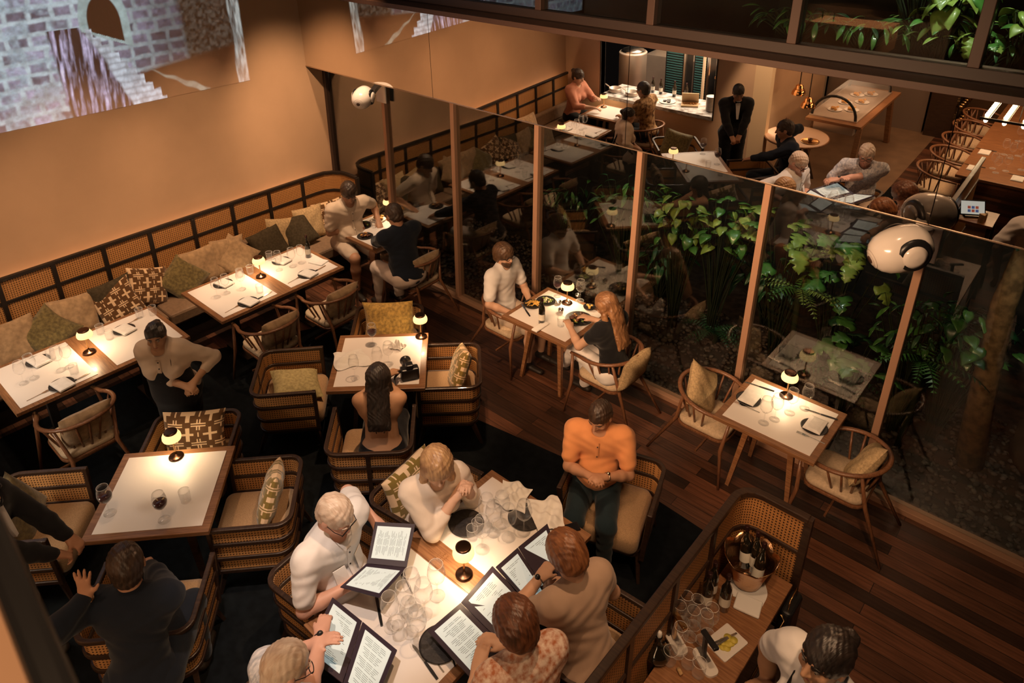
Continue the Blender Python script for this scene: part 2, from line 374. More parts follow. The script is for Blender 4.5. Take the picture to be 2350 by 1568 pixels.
# film picture on the tan wall: projected light painted per vertex on a glowing sheet
def vnoise(u, v, s, seed=0):
    x = u * s; y = v * s; xi = np.floor(x).astype(int); yi = np.floor(y).astype(int); fx = x - xi; fy = y - yi
    fx = fx * fx * (3 - 2 * fx); fy = fy * fy * (3 - 2 * fy)
    def h(a, b):
        q = np.sin(a * 127.1 + b * 311.7 + seed * 74.7) * 43758.5453; return q - np.floor(q)
    return (h(xi, yi) * (1 - fx) + h(xi + 1, yi) * fx) * (1 - fy) + (h(xi, yi + 1) * (1 - fx) + h(xi + 1, yi + 1) * fx) * fy
def fbm(u, v, s, seed=0): return sum(vnoise(u, v, s * 2 ** k, seed + k) * .5 ** (k + 1) for k in range(4)) / .94
def film():
    y1, y0, z0, z1 = -1.075, -5.7, 2.575, 5.1
    nx, nz = 560, 300
    yy = np.linspace(y0, y1, nx + 1); zz = np.linspace(z0, z1, nz + 1)
    U, V = np.meshgrid(y1 - yy, zz - z0)          # metres left of the right edge, metres above the lower edge
    col = np.zeros(U.shape + (3,))
    # coursed stone
    row = np.floor((V + .05 * fbm(U, V, 3, 1)) / .125); off = np.sin(row * 91.7) * 3
    bu = (U + off + .06 * fbm(U, V, 4, 2)) / .20; bi = np.floor(bu)
    fu = bu - bi; fv = (V + .05 * fbm(U, V, 3, 1)) / .125 - row
    edge = np.minimum(np.minimum(fu, 1 - fu) * .20, np.minimum(fv, 1 - fv) * .125) + .012 * (fbm(U, V, 20, 3) - .5)
    stone = np.clip((edge - .012) / .02, 0, 1)
    bri = np.sin(bi * 12.9898 + row * 78.233) * 43758.5; bri = bri - np.floor(bri)
    tex = fbm(U, V, 26, 4)
    sc = (.16 + .30 * bri)[..., None] * np.array([.80, .70, .84]) * (.45 + 1.1 * tex)[..., None]
    mort = np.array([.50, .53, .52]) * (.55 + .6 * tex)[..., None]
    col = sc * stone[..., None] + mort * (1 - stone[..., None])
    light = np.clip((U - .9) / .7, 0, 1)[..., None]
    col = col * (.42 + .85 * light)
    # blotched older masonry on the left
    blot = np.clip((fbm(U, V, 9, 9) - .42) * 5, 0, 1)[..., None] * np.clip((U - 1.75) / .2, 0, 1)[..., None]
    col = col * (1 - .75 * blot) + np.array([.50, .56, .58]) * (.35 + .8 * tex)[..., None] * .75 * blot
    # ivy and earth at the right
    m = np.clip((.76 - U + .1 * (fbm(U, V, 8, 5) - .5)) / .08, 0, 1)[..., None]
    low = np.clip((.38 + .12 * (1 - U) - V) / .05, 0, 1)[..., None]
    m = np.maximum(m, low * (U < 1.25)[..., None])
    ivy = np.array([.085, .075, .06]) * np.clip(2.4 * fbm(U, V, 34, 6) - .5, .05, 2)[..., None]
    earth = np.array([.075, .022, .010]) * (.2 + 1.2 * fbm(U, V, 16, 7))[..., None]
    col = col * (1 - m) + (ivy * (1 - low) + earth * low) * m
    # pale kerb that crosses the earth
    d = np.abs(V - .57 * (U - .56) - .01 * np.sin(U * 30)) - .05 * np.clip((1.3 - U) * 1.6, .2, 1)
    k = np.clip(-d / .02, 0, 1)[..., None] * np.clip((1.2 - U) / .1, 0, 1)[..., None] * np.clip((U - .5) / .03, 0, 1)[..., None]
    col = col * (1 - k) + np.array([.30, .29, .23]) * (.4 + fbm(U, V, 22, 8))[..., None] * k
    # bright timber post on the right edge
    k = (np.clip((.15 + .015 * np.sin(V * 9) - U) / .012, 0, 1) * np.clip((U - .004) / .01, 0, 1))[..., None]
    col = col * (1 - k) + np.array([.50, .48, .43]) * np.clip(1.7 * fbm(U * 3, V * .6, 14, 10) - .25, .15, 1.2)[..., None] * k
    # arched doorway
    cx = 1.50; hw = .165; base = .74 + .45 * (U - 1.5); spring = .88
    ax = np.abs(U - cx)
    arch = np.where(V < spring, ax / hw, np.sqrt((ax / hw) ** 2 + (np.maximum(V - spring, 0) / .27) ** 2))
    rim = np.clip((1.5 - arch) / .08, 0, 1) * (V > base - .03)
    col = col * (1 - rim[..., None]) + np.array([.44, .50, .46]) * (.6 + .6 * tex)[..., None] * rim[..., None]
    dr = (np.clip((1 - arch) / .06, 0, 1) * (V > base))[..., None]
    plank = (.6 + .4 * (np.sin(U * 90) > -.8))[..., None]
    col = col * (1 - dr) + np.array([.045, .018, .012]) * plank * dr
    # broken stair buttress
    stp = np.floor((U - 1.0) * 14) / 14
    top = 1.25 * stp + .04 + .05 * (fbm(U, V, 12, 12) - .5)
    k = (np.clip((top - V) / .015, 0, 1) * (U < 1.78 - .1 * V) * (U > 1.02) * (V < .86))[..., None]
    st = np.abs(np.sin(V * 46 + 2.2 * fbm(U, V, 5, 13)))
    bt = np.array([.74, .73, .74]) * (.30 + .95 * fbm(U * 1.5, V, 16, 14) * (.45 + .55 * st))[..., None]
    col = col * (1 - k) + bt * k
    # dark streaked flank of the buttress
    fl = (np.clip((2.02 + .05 * V - U) / .03, 0, 1) * np.clip((U - 1.36 - .42 * V + .08 * (fbm(U, V, 6, 15) - .5)) / .03, 0, 1) * (V < .86))[..., None]
    strk = fbm(U * 5 + V * .4, V * .6, 7, 16)
    fc = np.array([.50, .42, .52]) * np.clip((strk - .40) * 3.6, .06, 1.5)[..., None] * (.5 + .8 * tex)[..., None]
    col = col * (1 - fl) + fc * fl
    col = np.clip((col * 1.25) ** 1.25 * np.array([.86, 1.0, 1.12]), 0, 1)
    vs = np.zeros((nx + 1, nz + 1, 3)); Y, Z = np.meshgrid(yy, zz, indexing='ij'); vs[..., 0] = .004; vs[..., 1] = Y; vs[..., 2] = Z
    me = bpy.data.meshes.new('projected_film'); nv = (nx + 1) * (nz + 1)
    idx = np.arange(nv).reshape(nx + 1, nz + 1)
    q = np.stack([idx[:-1, :-1], idx[1:, :-1], idx[1:, 1:], idx[:-1, 1:]], -1).reshape(-1, 4)
    me.vertices.add(nv); me.vertices.foreach_set('co', vs.ravel()); me.loops.add(q.size); me.loops.foreach_set('vertex_index', q.ravel().astype(np.int32))
    me.polygons.add(len(q)); me.polygons.foreach_set('loop_start', np.arange(0, q.size, 4, dtype=np.int32)); me.update(calc_edges=True)
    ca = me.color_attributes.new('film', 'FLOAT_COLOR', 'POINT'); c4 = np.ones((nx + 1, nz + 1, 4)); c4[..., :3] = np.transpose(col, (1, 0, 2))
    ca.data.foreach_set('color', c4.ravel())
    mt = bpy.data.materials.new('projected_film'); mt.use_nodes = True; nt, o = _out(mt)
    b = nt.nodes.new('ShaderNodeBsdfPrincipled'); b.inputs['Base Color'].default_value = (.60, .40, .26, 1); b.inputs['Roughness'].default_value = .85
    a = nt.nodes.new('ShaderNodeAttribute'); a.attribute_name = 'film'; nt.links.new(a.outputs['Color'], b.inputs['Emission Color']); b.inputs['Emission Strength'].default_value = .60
    nt.links.new(b.outputs[0], o.inputs[0]); me.materials.append(mt)
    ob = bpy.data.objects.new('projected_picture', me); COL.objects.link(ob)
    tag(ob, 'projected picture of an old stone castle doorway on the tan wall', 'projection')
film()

# glass partition: mullions, base rail, panes
FRB = mat('brown_frame_paint', (.085, .042, .027), .5)
FRM = mat('bronze_frame_paint', (.46, .26, .165), .5, metal=.3)
FRD = mat('dark_frame_paint', (.040, .022, .016), .5)
MX = [0.03, 1.19, 2.37, 3.572, 4.768, 5.958, 7.13, 8.32, 9.5]
GT = 2.62
PANE = glassy('partition_glass', (.86, .87, .84), .06, .80)
for i, x in enumerate(MX):
    struct('trim_%d' % (i + 1), MB().box(x - .028, x + .028, -.05, .05, .05, GT + .1), FRM if i else FRD, bevel=.004)
struct('trim_20', MB().box(0, 9.6, -.06, .05, 0, .05), FRM, bevel=.003)
for i in range(len(MX) - 1):
    struct('window_%d' % (i + 1), MB().box(MX[i] + .03, MX[i + 1] - .03, -.004, .004, .05, GT + .08), PANE)
# mirror band above it, hung forward of the glass, leaning a little into the room
MIR = bpy.data.materials.new('mirror_glass'); MIR.use_nodes = True; nt, o_ = _out(MIR)
g = nt.nodes.new('ShaderNodeBsdfGlossy'); g.inputs['Roughness'].default_value = 0; g.inputs[0].default_value = (.86, .80, .74, 1); nt.links.new(g.outputs[0], o_.inputs[0])
ZM0, ZM1, YM, LEAN = 2.61, 3.50, -.28, .033
def ym(z): return YM - LEAN * (z - 2.6)
sx = [0.002, 2.33, 4.75, 7.15, 9.55]
for i in range(4):
    a, b = sx[i] + .003, sx[i + 1] - .003; m_ = MB()
    m_.add([(a, ym(ZM0), ZM0), (b, ym(ZM0), ZM0), (b, ym(ZM1), ZM1), (a, ym(ZM1), ZM1), (a, ym(ZM0) + .012, ZM0), (b, ym(ZM0) + .012, ZM0), (b, ym(ZM1) + .012, ZM1), (a, ym(ZM1) + .012, ZM1)],
           [(0, 1, 2, 3), (7, 6, 5, 4), (0, 4, 5, 1), (1, 5, 6, 2), (2, 6, 7, 3), (3, 7, 4, 0)])
    tag(m_.build('mirror_panel', MIR), 'tall tan-tinted mirror panel above the glass partition, %s of four from the left wall' % ['first', 'second', 'third', 'last'][i], 'mirror', 'mirror panels above the glass partition')
struct('trim_21', MB().box(0, 9.6, YM + .014, .06, ZM0, ZM0 + .05), FRD)
struct('trim_22', MB().box(0, 9.6, -.325, -.12, ZM1, ZM1 + .05), FRB, bevel=.003)
struct('trim_23', MB().box(0, 9.6, -.12, .06, ZM1 - .02, ZM1 + .05), FRD)
struct('trim_24', MB().box(0, 9.6, YM + .03, YM + .04, ZM0 + .04, ZM1), FRD)
struct('trim_25', MB().box(0, 9.6, YM - .006, YM + .012, ZM0 - .008, ZM0), mat('polished_edge', (.5, .36, .26), .25, .8))
# dark window band on top
struct('trim_26', MB().box(0, 9.6, -.06, .08, ZM1 + .05, ZM1 + .13), FRD, bevel=.004)
UP = glassy('upper_glass', (.85, .88, .86), .06, .7)
for i, x in enumerate(MX[:-1]):
    struct('trim_%d' % (30 + i), MB().box(x - .035, x + .035, -.06, .06, ZM1 + .13, 5.4), FRB if x > 2 else FRD, bevel=.004)
    struct('window_%d' % (20 + i), MB().box(x + .036, MX[i + 1] - .036, -.004, .004, ZM1 + .13, 5.4), UP)
struct('trim_40', MB().box(0, 9.6, -.06, .08, 5.4, 7.2), FRD)

# garden behind the glass
struct('ground', MB().box(-.1, 11, .055, 5.2, -.25, -.03), mat('garden_soil', (.035, .022, .015), .95, noise=.4, scale=12, bump=.8, bscale=30))
struct('wall_garden', MB().box(-.1, 11, 3.4, 3.6, -.2, 7.2), mat('garden_back_wall', (.022, .02, .018), .95, noise=.3, scale=4))
PEB = [mat('pebble_brown', (.065, .038, .024), .75, noise=.3, scale=9), mat('pebble_grey', (.09, .066, .05), .75, noise=.3, scale=9), mat('pebble_dark', (.04, .026, .018), .75, noise=.3, scale=9)]
def pebbles():
    rnd = random.Random(3); mb = MB()
    ico = bmesh.new(); bmesh.ops.create_icosphere(ico, subdivisions=1, radius=1); V0 = [v.co.copy() for v in ico.verts]; F0 = [tuple(v.index for v in f.verts) for f in ico.faces]; ico.free()
    for k in range(5200):
        x = rnd.uniform(.9, 9.2); y = .07 + 1.75 * rnd.random() ** 1.2
        if x > 8.6 and y > 1: continue
        r = rnd.uniform(.014, .032); q = Euler((rnd.uniform(-.5, .5), rnd.uniform(-.5, .5), rnd.uniform(0, 6))).to_matrix()
        s = Vector((r * rnd.uniform(1, 1.5), r, r * rnd.uniform(.5, .8)))
        mb.k = rnd.choice((0, 0, 1, 2)); c = Vector((x, y, -.03 + r * .35 + rnd.random() * .012))
        mb.add([c + q @ Vector((v.x * s.x, v.y * s.y, v.z * s.z)) for v in V0], F0, True)
    tag(mb.build('river_pebbles', PEB), 'brown and grey river pebbles covering the planting bed behind the glass', 'pebbles', kind='stuff')
pebbles()
ROCK = mat('garden_rock', (.05, .032, .022), .9, noise=.35, scale=5, bump=1, bscale=14)
def rock(x, y, s, seed, label):
    bm = bmesh.new(); bmesh.ops.create_icosphere(bm, subdivisions=3, radius=1); rnd = random.Random(seed)
    ph = [rnd.uniform(0, 6) for _ in range(6)]
    for v in bm.verts:
        c = v.co; n = 1 + .18 * math.sin(2.3 * c.x + ph[0]) + .16 * math.sin(3.1 * c.y + ph[1]) + .14 * math.sin(2.7 * c.z + ph[2] + c.x) + .05 * math.sin(9 * c.x + 7 * c.z + ph[3])
        v.co = Vector((c.x * s * 1.25, c.y * s * .8, c.z * s * .8)) * n
    me = bpy.data.meshes.new('garden_boulder'); bm.to_mesh(me); bm.free(); me.materials.append(ROCK)
    for p in me.polygons: p.use_smooth = True
    o = bpy.data.objects.new('garden_boulder', me); COL.objects.link(o); o.location = (x, y, s * .35); o.rotation_euler = (0, 0, rnd.uniform(0, 6)); tag(o, label, 'rock')
rock(2.95, 1.55, .42, 1, 'large brown garden boulder behind the couple eating by the glass')
rock(1.5, 1.1, .26, 2, 'small brown boulder in the pebbles behind the corner table')
rock(3.9, 1.9, .30, 3, 'mossy boulder right of the large one behind the couple table')
rock(8.3, 1.35, .33, 4, 'boulder among ferns at the far right of the garden')

LEAF = [mat('leaf_green', (.05, .15, .03), .35, noise=.25, scale=12, coat=.3), mat('leaf_dark', (.02, .07, .025), .35, noise=.3, scale=12, coat=.3), mat('leaf_yellow', (.17, .25, .05), .4, noise=.25, scale=12, coat=.3)]
STEM = mat('plant_stem', (.018, .022, .010), .8)
def leaf_shape(kind, L):
    """outline half-width along the leaf and notches: returns verts, faces of one leaf lying along +Y, with a crease"""
    n = 12; vs = []; fs = []
    for i in range(n + 1):
        t = i / n
        if kind == 'heart': wd = .46 * math.sin(PI * min(1, (t * .93 + .07)) ** .75) ** .8 * (1 - .25 * t)
        elif kind == 'monstera': wd = .50 * math.sin(PI * min(1, (t * .93 + .07)) ** .72) ** .7 * (1 if i % 3 != 2 or t < .2 else .52)
        else: wd = .16 * math.sin(PI * (t * .96 + .02)) ** .8
        y = t * L; z = .22 * L * math.sin(t * PI * .9) * .4 - .35 * L * t * t
        w_ = wd * L; back = -.10 * L * (1 - t) if kind != 'lance' else 0
        vs += [(-w_, y + back * (t < .25), z - .12 * w_), (-w_ * .5, y, z + .05 * w_), (0, y, z - .02 * L), (w_ * .5, y, z + .05 * w_), (w_, y + back * (t < .25), z - .12 * w_)]
    for i in range(n):
        for k in range(4): a = i * 5 + k; fs.append((a, a + 1, a + 6, a + 5))
    return vs, fs
def plant(name, label, x, y, z0, top, kind, nl, L, spread, seed, mi=(0, 1), stem=True):
    """stems rising from z0 to leaves around height top; leaves are one part, stems another"""
    rnd = random.Random(seed); root = thing(name, label, 'plant', (x, y, z0), 0, None)
    lv = MB(); st = MB()
    for k in range(nl):
        a = rnd.uniform(0, 2 * PI); rr = spread * rnd.random() ** .6; h = (top - z0) * rnd.uniform(.72, 1.05)
        tip = Vector((rr * math.cos(a), rr * math.sin(a) * .7, h))
        if y + tip.y < .16: tip.y = .16 - y + rnd.random() * .1
        base = Vector((rnd.uniform(-.04, .04), rnd.uniform(-.04, .04), 0)); mid = (base + tip) / 2 + Vector((-.15 * tip.x, -.15 * tip.y, .08 * h))
        pts = [base * (1 - t) ** 2 + mid * 2 * t * (1 - t) + tip * t * t for t in (0, .25, .5, .75, 1)]
        st.tube(pts, [.008, .007, .006, .005, .003], 5)
        l = L * rnd.uniform(.6, 1.15); vs, fs = leaf_shape(kind, l)
        q = (Matrix.Rotation(a - PI / 2 + rnd.uniform(-.7, .7), 3, 'Z') @ Matrix.Rotation(rnd.uniform(-.9, .25), 3, 'X') @ Matrix.Rotation(rnd.uniform(-.4, .4), 3, 'Y'))
        lv.k = rnd.choice(mi); lv.add([q @ Vector(p) + tip for p in vs], fs, True)
    f = lv.build('foliage', LEAF, root); f.modifiers.new('thick', 'SOLIDIFY').thickness = .0015
    st.build('stems', STEM, root); return root
def fern(label, x, y, z0, n, L, seed, mi=(0,), top=0):
    rnd = random.Random(seed); root = thing('garden_fern', label, 'plant', (x, y, z0)); lv = MB(); st = MB()
    if top: st.tube([(0, 0, 0), (.03, 0, top * .5), (0, 0, top)], .03, 7)
    for k in range(n):
        a = 2 * PI * k / n + rnd.uniform(-.3, .3); l = L * rnd.uniform(.7, 1.1); e = rnd.uniform(.5, 1.1)
        pts = []
        for i in range(13):
            t = i / 12; pts.append(Vector((math.cos(a) * l * t * math.cos(e * (1 - t)) , math.sin(a) * l * t * .8 * math.cos(e * (1 - t)), top + l * (math.sin(e) * t - .75 * t * t))))
        for p in pts:
            if y + p.y < .12: p.y = .12 - y
        st.tube(pts, [.004] * 13, 4)
        lv.k = rnd.choice(mi)
        for i in range(1, 12):
            p = pts[i]; d = (pts[i + 1] - pts[i - 1]).normalized(); s_ = d.cross(Vector((0, 0, 1))).normalized(); wd = .26 * l * math.sin(PI * (i / 12) ** .7) * .6 + .01
            for sg in (1, -1):
                q = p + s_ * sg * wd + d * wd * .25 - Vector((0, 0, wd * .3)); hw = l / 36
                if y + q.y < .1: q.y = .1 - y
                lv.add([p - d * hw, p + d * hw, q], [(0, 1, 2)])
    lv.build('fronds', LEAF, root); st.build('stems', STEM, root)
gp = [  # px, y depth, top height, kind, leaves, leaf length, spread
    ('leafy shrub with split leaves behind the second glass mullion', 1440, 1.3, 1.5, 'lance', 42, .26, .38, (1, 0)),
    ('glossy heart-leaved climber low behind the lamp reflection', 1570, 1.2, 1.55, 'heart', 30, .16, .34, (0, 2)),
    ('heart-leaved plant left of the fifth mullion', 1665, 1.25, 1.62, 'heart', 34, .17, .36, (0, 0, 2)),
    ('big split-leaved monstera right of the fifth mullion', 1830, 1.2, 1.62, 'monstera', 16, .26, .40, (0, 2)),
    ('pale split-leaved monstera behind the laptop-like menu reflections', 1960, 1.25, 1.60, 'monstera', 15, .26, .38, (2, 0)),
    ('monstera with large low leaf beneath the white speaker', 2030, .75, .95, 'monstera', 9, .30, .25, (0, 1)),
    ('narrow-leaved bush at the dark foot of the garden bed', 1530, 1.6, .75, 'lance', 40, .32, .45, (1,)),
    ('dark low bush behind the right window table', 1800, 1.9, .80, 'lance', 40, .34, .5, (1,)),
    ('dense dark shrub right of the last mullion', 2180, 1.0, 1.25, 'lance', 44, .22, .4, (1, 0)),
    ('leafy shrub at the right edge behind the glass', 2290, 1.1, 1.35, 'heart', 34, .17, .4, (0, 1)),
    ('small glossy shrub in the left part of the garden', 1310, 1.7, 1.05, 'lance', 34, .24, .4, (1, 0))]
for k, (lab, px, yy, top, kind, nl, L, sp, mi) in enumerate(gp):
    x = on_wall(px, 500, 1, yy).x
    plant({'lance': 'leafy_shrub', 'heart': 'philodendron', 'monstera': 'monstera'}[kind], lab, x, yy, -.03, top, kind, int(nl * 1.5), L * (.60 if kind == 'lance' else .82), sp * 1.05, 20 + k, mi)
fern('bright green fern above the menu reflections behind the glass', on_wall(1870, 480, 1, .9).x, .9, -.03, 14, .42, 1, (0, 2), 1.15)
fern('drooping fern on a trunk right of the last mullion', on_wall(2170, 640, 1, .8).x, .8, -.03, 16, .5, 2, (1, 0), .95)
fern('tall fern beside the tree trunk at the right', on_wall(2260, 620, 1, 1.4).x, 1.4, -.03, 16, .55, 3, (1,), 1.1)
fern('dark fern at the foot of the bed left of the fifth mullion', on_wall(1640, 760, 1, 1.2).x, 1.2, -.03, 14, .5, 4, (1,), .15)
fern('low dark fern behind the white speaker', on_wall(1960, 740, 1, 1.3).x, 1.3, -.03, 14, .5, 5, (1,), .2)
BARK = mat('tree_bark', (.16, .085, .035), .9, noise=.4, scale=14, bump=1, bscale=25)
x = on_wall(2270, 800, 1, 1.0).x
tr = thing('tree', 'brown ringed tree trunk standing in the garden at the far right', 'tree', (x, 1.0, -.03))
MB().tube([(0.12, 0, 0), (.05, .02, .8), (0, 0, 1.6), (.05, .1, 2.6)], [.12, .10, .09, .06], 12).build('trunk', BARK, tr)
lv = MB(); rnd = random.Random(5)
for k in range(26):
    vs, fs = leaf_shape('lance', rnd.uniform(.35, .6)); q = Matrix.Rotation(rnd.uniform(0, 6.3), 3, 'Z') @ Matrix.Rotation(rnd.uniform(-.6, .6), 3, 'X'); lv.k = rnd.choice((0, 1)); lv.add([q @ Vector(p) + Vector((.05, .1, 2.55)) for p in vs], fs, True)
lv.build('foliage', LEAF, tr)
# planted ledge seen through the upper windows
struct('wall_planter', MB().box(5.1, 9.6, .45, .9, 2.7, 3.45), FRD)
tag(MB().box(5.14, 9.56, .49, .86, 3.45, 3.46).build('planter_soil', mat('planter_earth', (.012, .008, .006), .95)), kind='structure')
up = [('monstera', 6.25, 3.75, 'lance', 40, .22, .42, (1, 0), 'narrow-leaved bush in the ledge planter left of the upper windows'),
      ('a', 6.75, 3.8, 'lance', 46, .24, .40, (0, 2), 'dense strappy bush in the upper ledge planter, centre pane'),
      ('b', 6.82, 3.98, 'heart', 16, .21, .20, (2, 2, 0), 'large yellow-green heart-leaved philodendron in the upper planter'),
      ('c', 6.6, 4.25, 'lance', 40, .30, .42, (0, 1), 'tall dark strappy plant rising in the upper window'),
      ('d', 7.02, 3.74, 'monstera', 9, .18, .16, (2, 0), 'yellowish split-leaved monstera at the right of the upper planter'),
      ('e', 7.26, 3.92, 'heart', 12, .19, .16, (2, 0), 'heart-leaved plant behind the rightmost upper window'),
      ('f', 5.7, 3.75, 'lance', 34, .22, .35, (1, 0), 'small dark bush at the left end of the upper planter'),
      ('g', 7.1, 3.7, 'lance', 40, .2, .35, (1, 0), 'low dark fill plant under the heart leaves in the upper planter'),
      ('h', 7.9, 4.4, 'lance', 40, .3, .5, (0, 1), 'tall leafy bush at top right of the upper windows')]
for k, (n_, x, top, kind, nl, L, sp, mi, lab) in enumerate(up):
    plant({'lance': 'leafy_shrub', 'heart': 'philodendron', 'monstera': 'monstera'}[kind], lab, x, .56 if kind != 'lance' else .70, 3.46, top, kind, int(nl * 1.25), L * (.62 if kind == 'lance' else .8), sp, 60 + k, mi)
SH = mat('timber_shelf', (.30, .17, .10), .6)
for i, (x0, x1, z) in enumerate(((6.9, 7.9, 4.32), (7.5, 8.6, 3.98), (8.2, 9.2, 3.7))):
    tag(MB().box(x0, x1, 2.0, 2.3, z, z + .05).build('timber_beam', SH), 'brown timber beam behind the upper plants, %s of three' % ['highest', 'middle', 'lowest'][i], 'beam', 'timber beams behind the upper plants')
# ------------------------------------------------------------------ furniture makers
def rrect(hx, hy, r, n=6, open_front=False):
    pts = []
    for cx, cy, a0 in ((hx - r, hy - r, 0), (-hx + r, hy - r, 90), (-hx + r, -hy + r, 180), (hx - r, -hy + r, 270)):
        for k in range(n + 1):
            a = R(a0 + 90 * k / n); pts.append((cx + r * math.cos(a), cy + r * math.sin(a)))
    return pts
def cushion_slab(hx, hy, z0, z1, r=.07, puff=.02):
    mb = MB(); prof = [(.97, 0), (1, .25), (1.0, .75), (.96, .93), (.80, 1.0), (.4, 1.0)]
    pts = rrect(hx, hy, r, 5); n = len(pts); vs = []; fs = []
    for k, (s, t) in enumerate(prof):
        for x, y in pts: vs.append((x * s, y * s, z0 + (z1 - z0) * t + (puff * (1 - s) * 1.6 if t == 1 else 0)))
    for i in range(len(prof) - 1):
        for k in range(n): fs.append((i*n+k, i*n+(k+1)%n, (i+1)*n+(k+1)%n, (i+1)*n+k))
    fs.append(tuple(reversed(range(n)))); fs.append(tuple((len(prof)-1)*n+k for k in range(n)))
    return mb.add(vs, fs, True)
def make_hoop_chair():
    """spindle-back chair, faces +Y"""
    t = thing('hoop_chair', 'x', 'chair')
    def hoop(a):  # a from -1 (right arm tip) over back to 1
        ang = a * R(128); x = .295 * math.sin(ang); y = -.30 * math.cos(ang); z = .735 - .085 * abs(a) ** 1.6
        return Vector((x, y + .02, z))
    pts = [hoop(-1 + 2 * k / 28) for k in range(29)]; pts[0] += Vector((-.0, .10, -.01)); pts[-1] += Vector((0, .10, -.01))
    pts = [pts[0]] + pts[1:-1] + [pts[-1]]
    MB().tube(pts, [.017] + [.020] * 27 + [.017], 10, flat=.8).build('hoop_rail', CHW, t)
    for k in range(11):
        a = -.78 + 1.56 * k / 10; p = hoop(a); ang = a * R(115)
        q = Vector((.185 * math.sin(ang), -.20 * math.cos(ang) + .02, .40))
        MB().tube([q, (p + q) / 2 + Vector((0, 0, 0)), p], [.009, .0105, .008], 7).build('spindle', CHW, t)
    for s in (-1, 1):
        a = hoop(s * .97) + Vector((0, .09, 0))
        MB().tube([a, Vector((s * .285, .25, .36)), Vector((s * .33, .30, 0))], [.013, .018, .011], 8).build('leg', CHW, t)
        p = hoop(s * .42)
        MB().tube([p, Vector((s * .18, -.22, .40)), Vector((s * .27, -.43, 0))], [.013, .018, .011], 8).build('leg', CHW, t)
    MB().prism([(x, y + .02) for x, y in rrect(.235, .235, .1)], .375, .40).build('seat_frame', CHW, t, bevel=.006)
    c = cushion_slab(.225, .225, .40, .455, .09).build('seat_cushion', CREAMF, t); c.location = (0, .02, 0)
    MB().bar((-.25, .02, .2), (.25, .02, .2), .016).build('stretcher', CHW, t)
    return t
def u_path(hx, yb, yf, r, n=6):
    """open U seen from above: front left tip, back round corners, front right tip"""
    pts = [(-hx, yf)]
    for k in range(n + 1): a = PI + (PI / 2) * k / n; pts.append((-hx + r + r * math.cos(a), yb + r + r * math.sin(a)))
    for k in range(n + 1): a = 1.5 * PI + (PI / 2) * k / n; pts.append((hx - r + r * math.cos(a), yb + r + r * math.sin(a)))
    pts.append((hx, yf)); return pts
def ribbon(path, z0, z1, th):
    """an upright band following a plan path"""
    mb = MB(); n = len(path); vs = []; fs = []
    for i, (x, y) in enumerate(path):
        a = Vector(path[max(i - 1, 0)]); b = Vector(path[min(i + 1, n - 1)]); d = (b - a).normalized(); nx, ny = d.y, -d.x
        for sx_, z in ((-.5, z0), (.5, z0), (.5, z1), (-.5, z1)): vs.append((x + nx * th * sx_, y + ny * th * sx_, z))
    for i in range(n - 1):
        for k in range(4): a = i * 4 + k; b = i * 4 + (k + 1) % 4; fs.append((a, b, b + 4, a + 4))
    fs.append((3, 2, 1, 0)); e = (n - 1) * 4; fs.append((e, e + 1, e + 2, e + 3)); return mb.add(vs, fs, False)
def make_cane_chair():
    """low armchair wrapped in three tiers of woven cane, faces +Y"""
    t = thing('cane_armchair', 'x', 'armchair'); t.scale = (.92, .92, .97); P = u_path(.33, -.30, .27, .11)
    for i, (z, g) in enumerate(((.225, .0), (.365, .012), (.515, .024), (.665, .036))):
        Q = u_path(.33 + g, -.30 - g, .27, .11)
        ribbon(Q, z, z + (.034 if i < 3 else .032), .036).build('frame_rail', DW, t, bevel=.007)
        if i < 3: ribbon(u_path(.328 + g, -.298 - g, .26, .11), z + .034, z + (.14 if i == 0 else .15), .008).build('cane_panel', CANE, t)
    for s in (-1, 1):
        MB().bar((s * .335, .262, .225), (s * .366, .262, .697), .036, .04).build('arm_post', DW, t, bevel=.006)
    MB().bar((0, -.305, .225), (0, -.337, .697), .04, .036, up=(0, 1, 0)).build('back_post', DW, t, bevel=.006)
    for sx_ in (-1, 1):
        for y0, y1 in ((.22, .29), (-.24, -.34)):
            MB().bar((sx_ * .29, y0, .24), (sx_ * .33, y1, 0), .042, .042, w2=.024, h2=.024).build('leg', DW, t)
    MB().prism(rrect(.31, .28, .08), .235, .27).build('seat_deck', DW, t)
    c = cushion_slab(.295, .30, .27, .435, .07, .03).build('seat_cushion', SEATF, t); c.location = (0, .015, 0)
    return t
def table_legs(t, hx, hy, m=DW):
    for sx_ in (-1, 1):
        for sy in (-1, 1):
            MB().bar((sx_ * hx * .42, sy * hy * .42, .705), (sx_ * hx * .62, sy * hy * .62, 0), .05, .05, w2=.032, h2=.032).build('leg', m, t)
    MB().bar((-hx * .45, -hy * .45, .69), (hx * .45, hy * .45, .69), .05, .04).build('under_brace', m, t)
    MB().bar((-hx * .45, hy * .45, .69), (hx * .45, -hy * .45, .69), .05, .04).build('under_brace', m, t)
def make_table(label, cx, cy, ang, w_, d_, rim=.055, panels=((-1, 1),), loc_group=None, legm=DW, pm=None, name='dining_table'):
    """panels: (y0, y1) spans of the white inset, as fractions of the inner half depth"""
    t = thing(name, label, 'table', (cx, cy, 0), ang, loc_group); hx, hy = w_ / 2, d_ / 2
    MB().box(-hx, hx, -hy, hy, .712, .7465).build('wooden_top', MW, t, bevel=.004)
    ix, iy = hx - rim, hy - rim
    for a, b in panels: MB().box(-ix, ix, a * iy, b * iy, .7465, .750).build('white_panel', pm or PANEL, t)
    table_legs(t, hx, hy, legm); return t
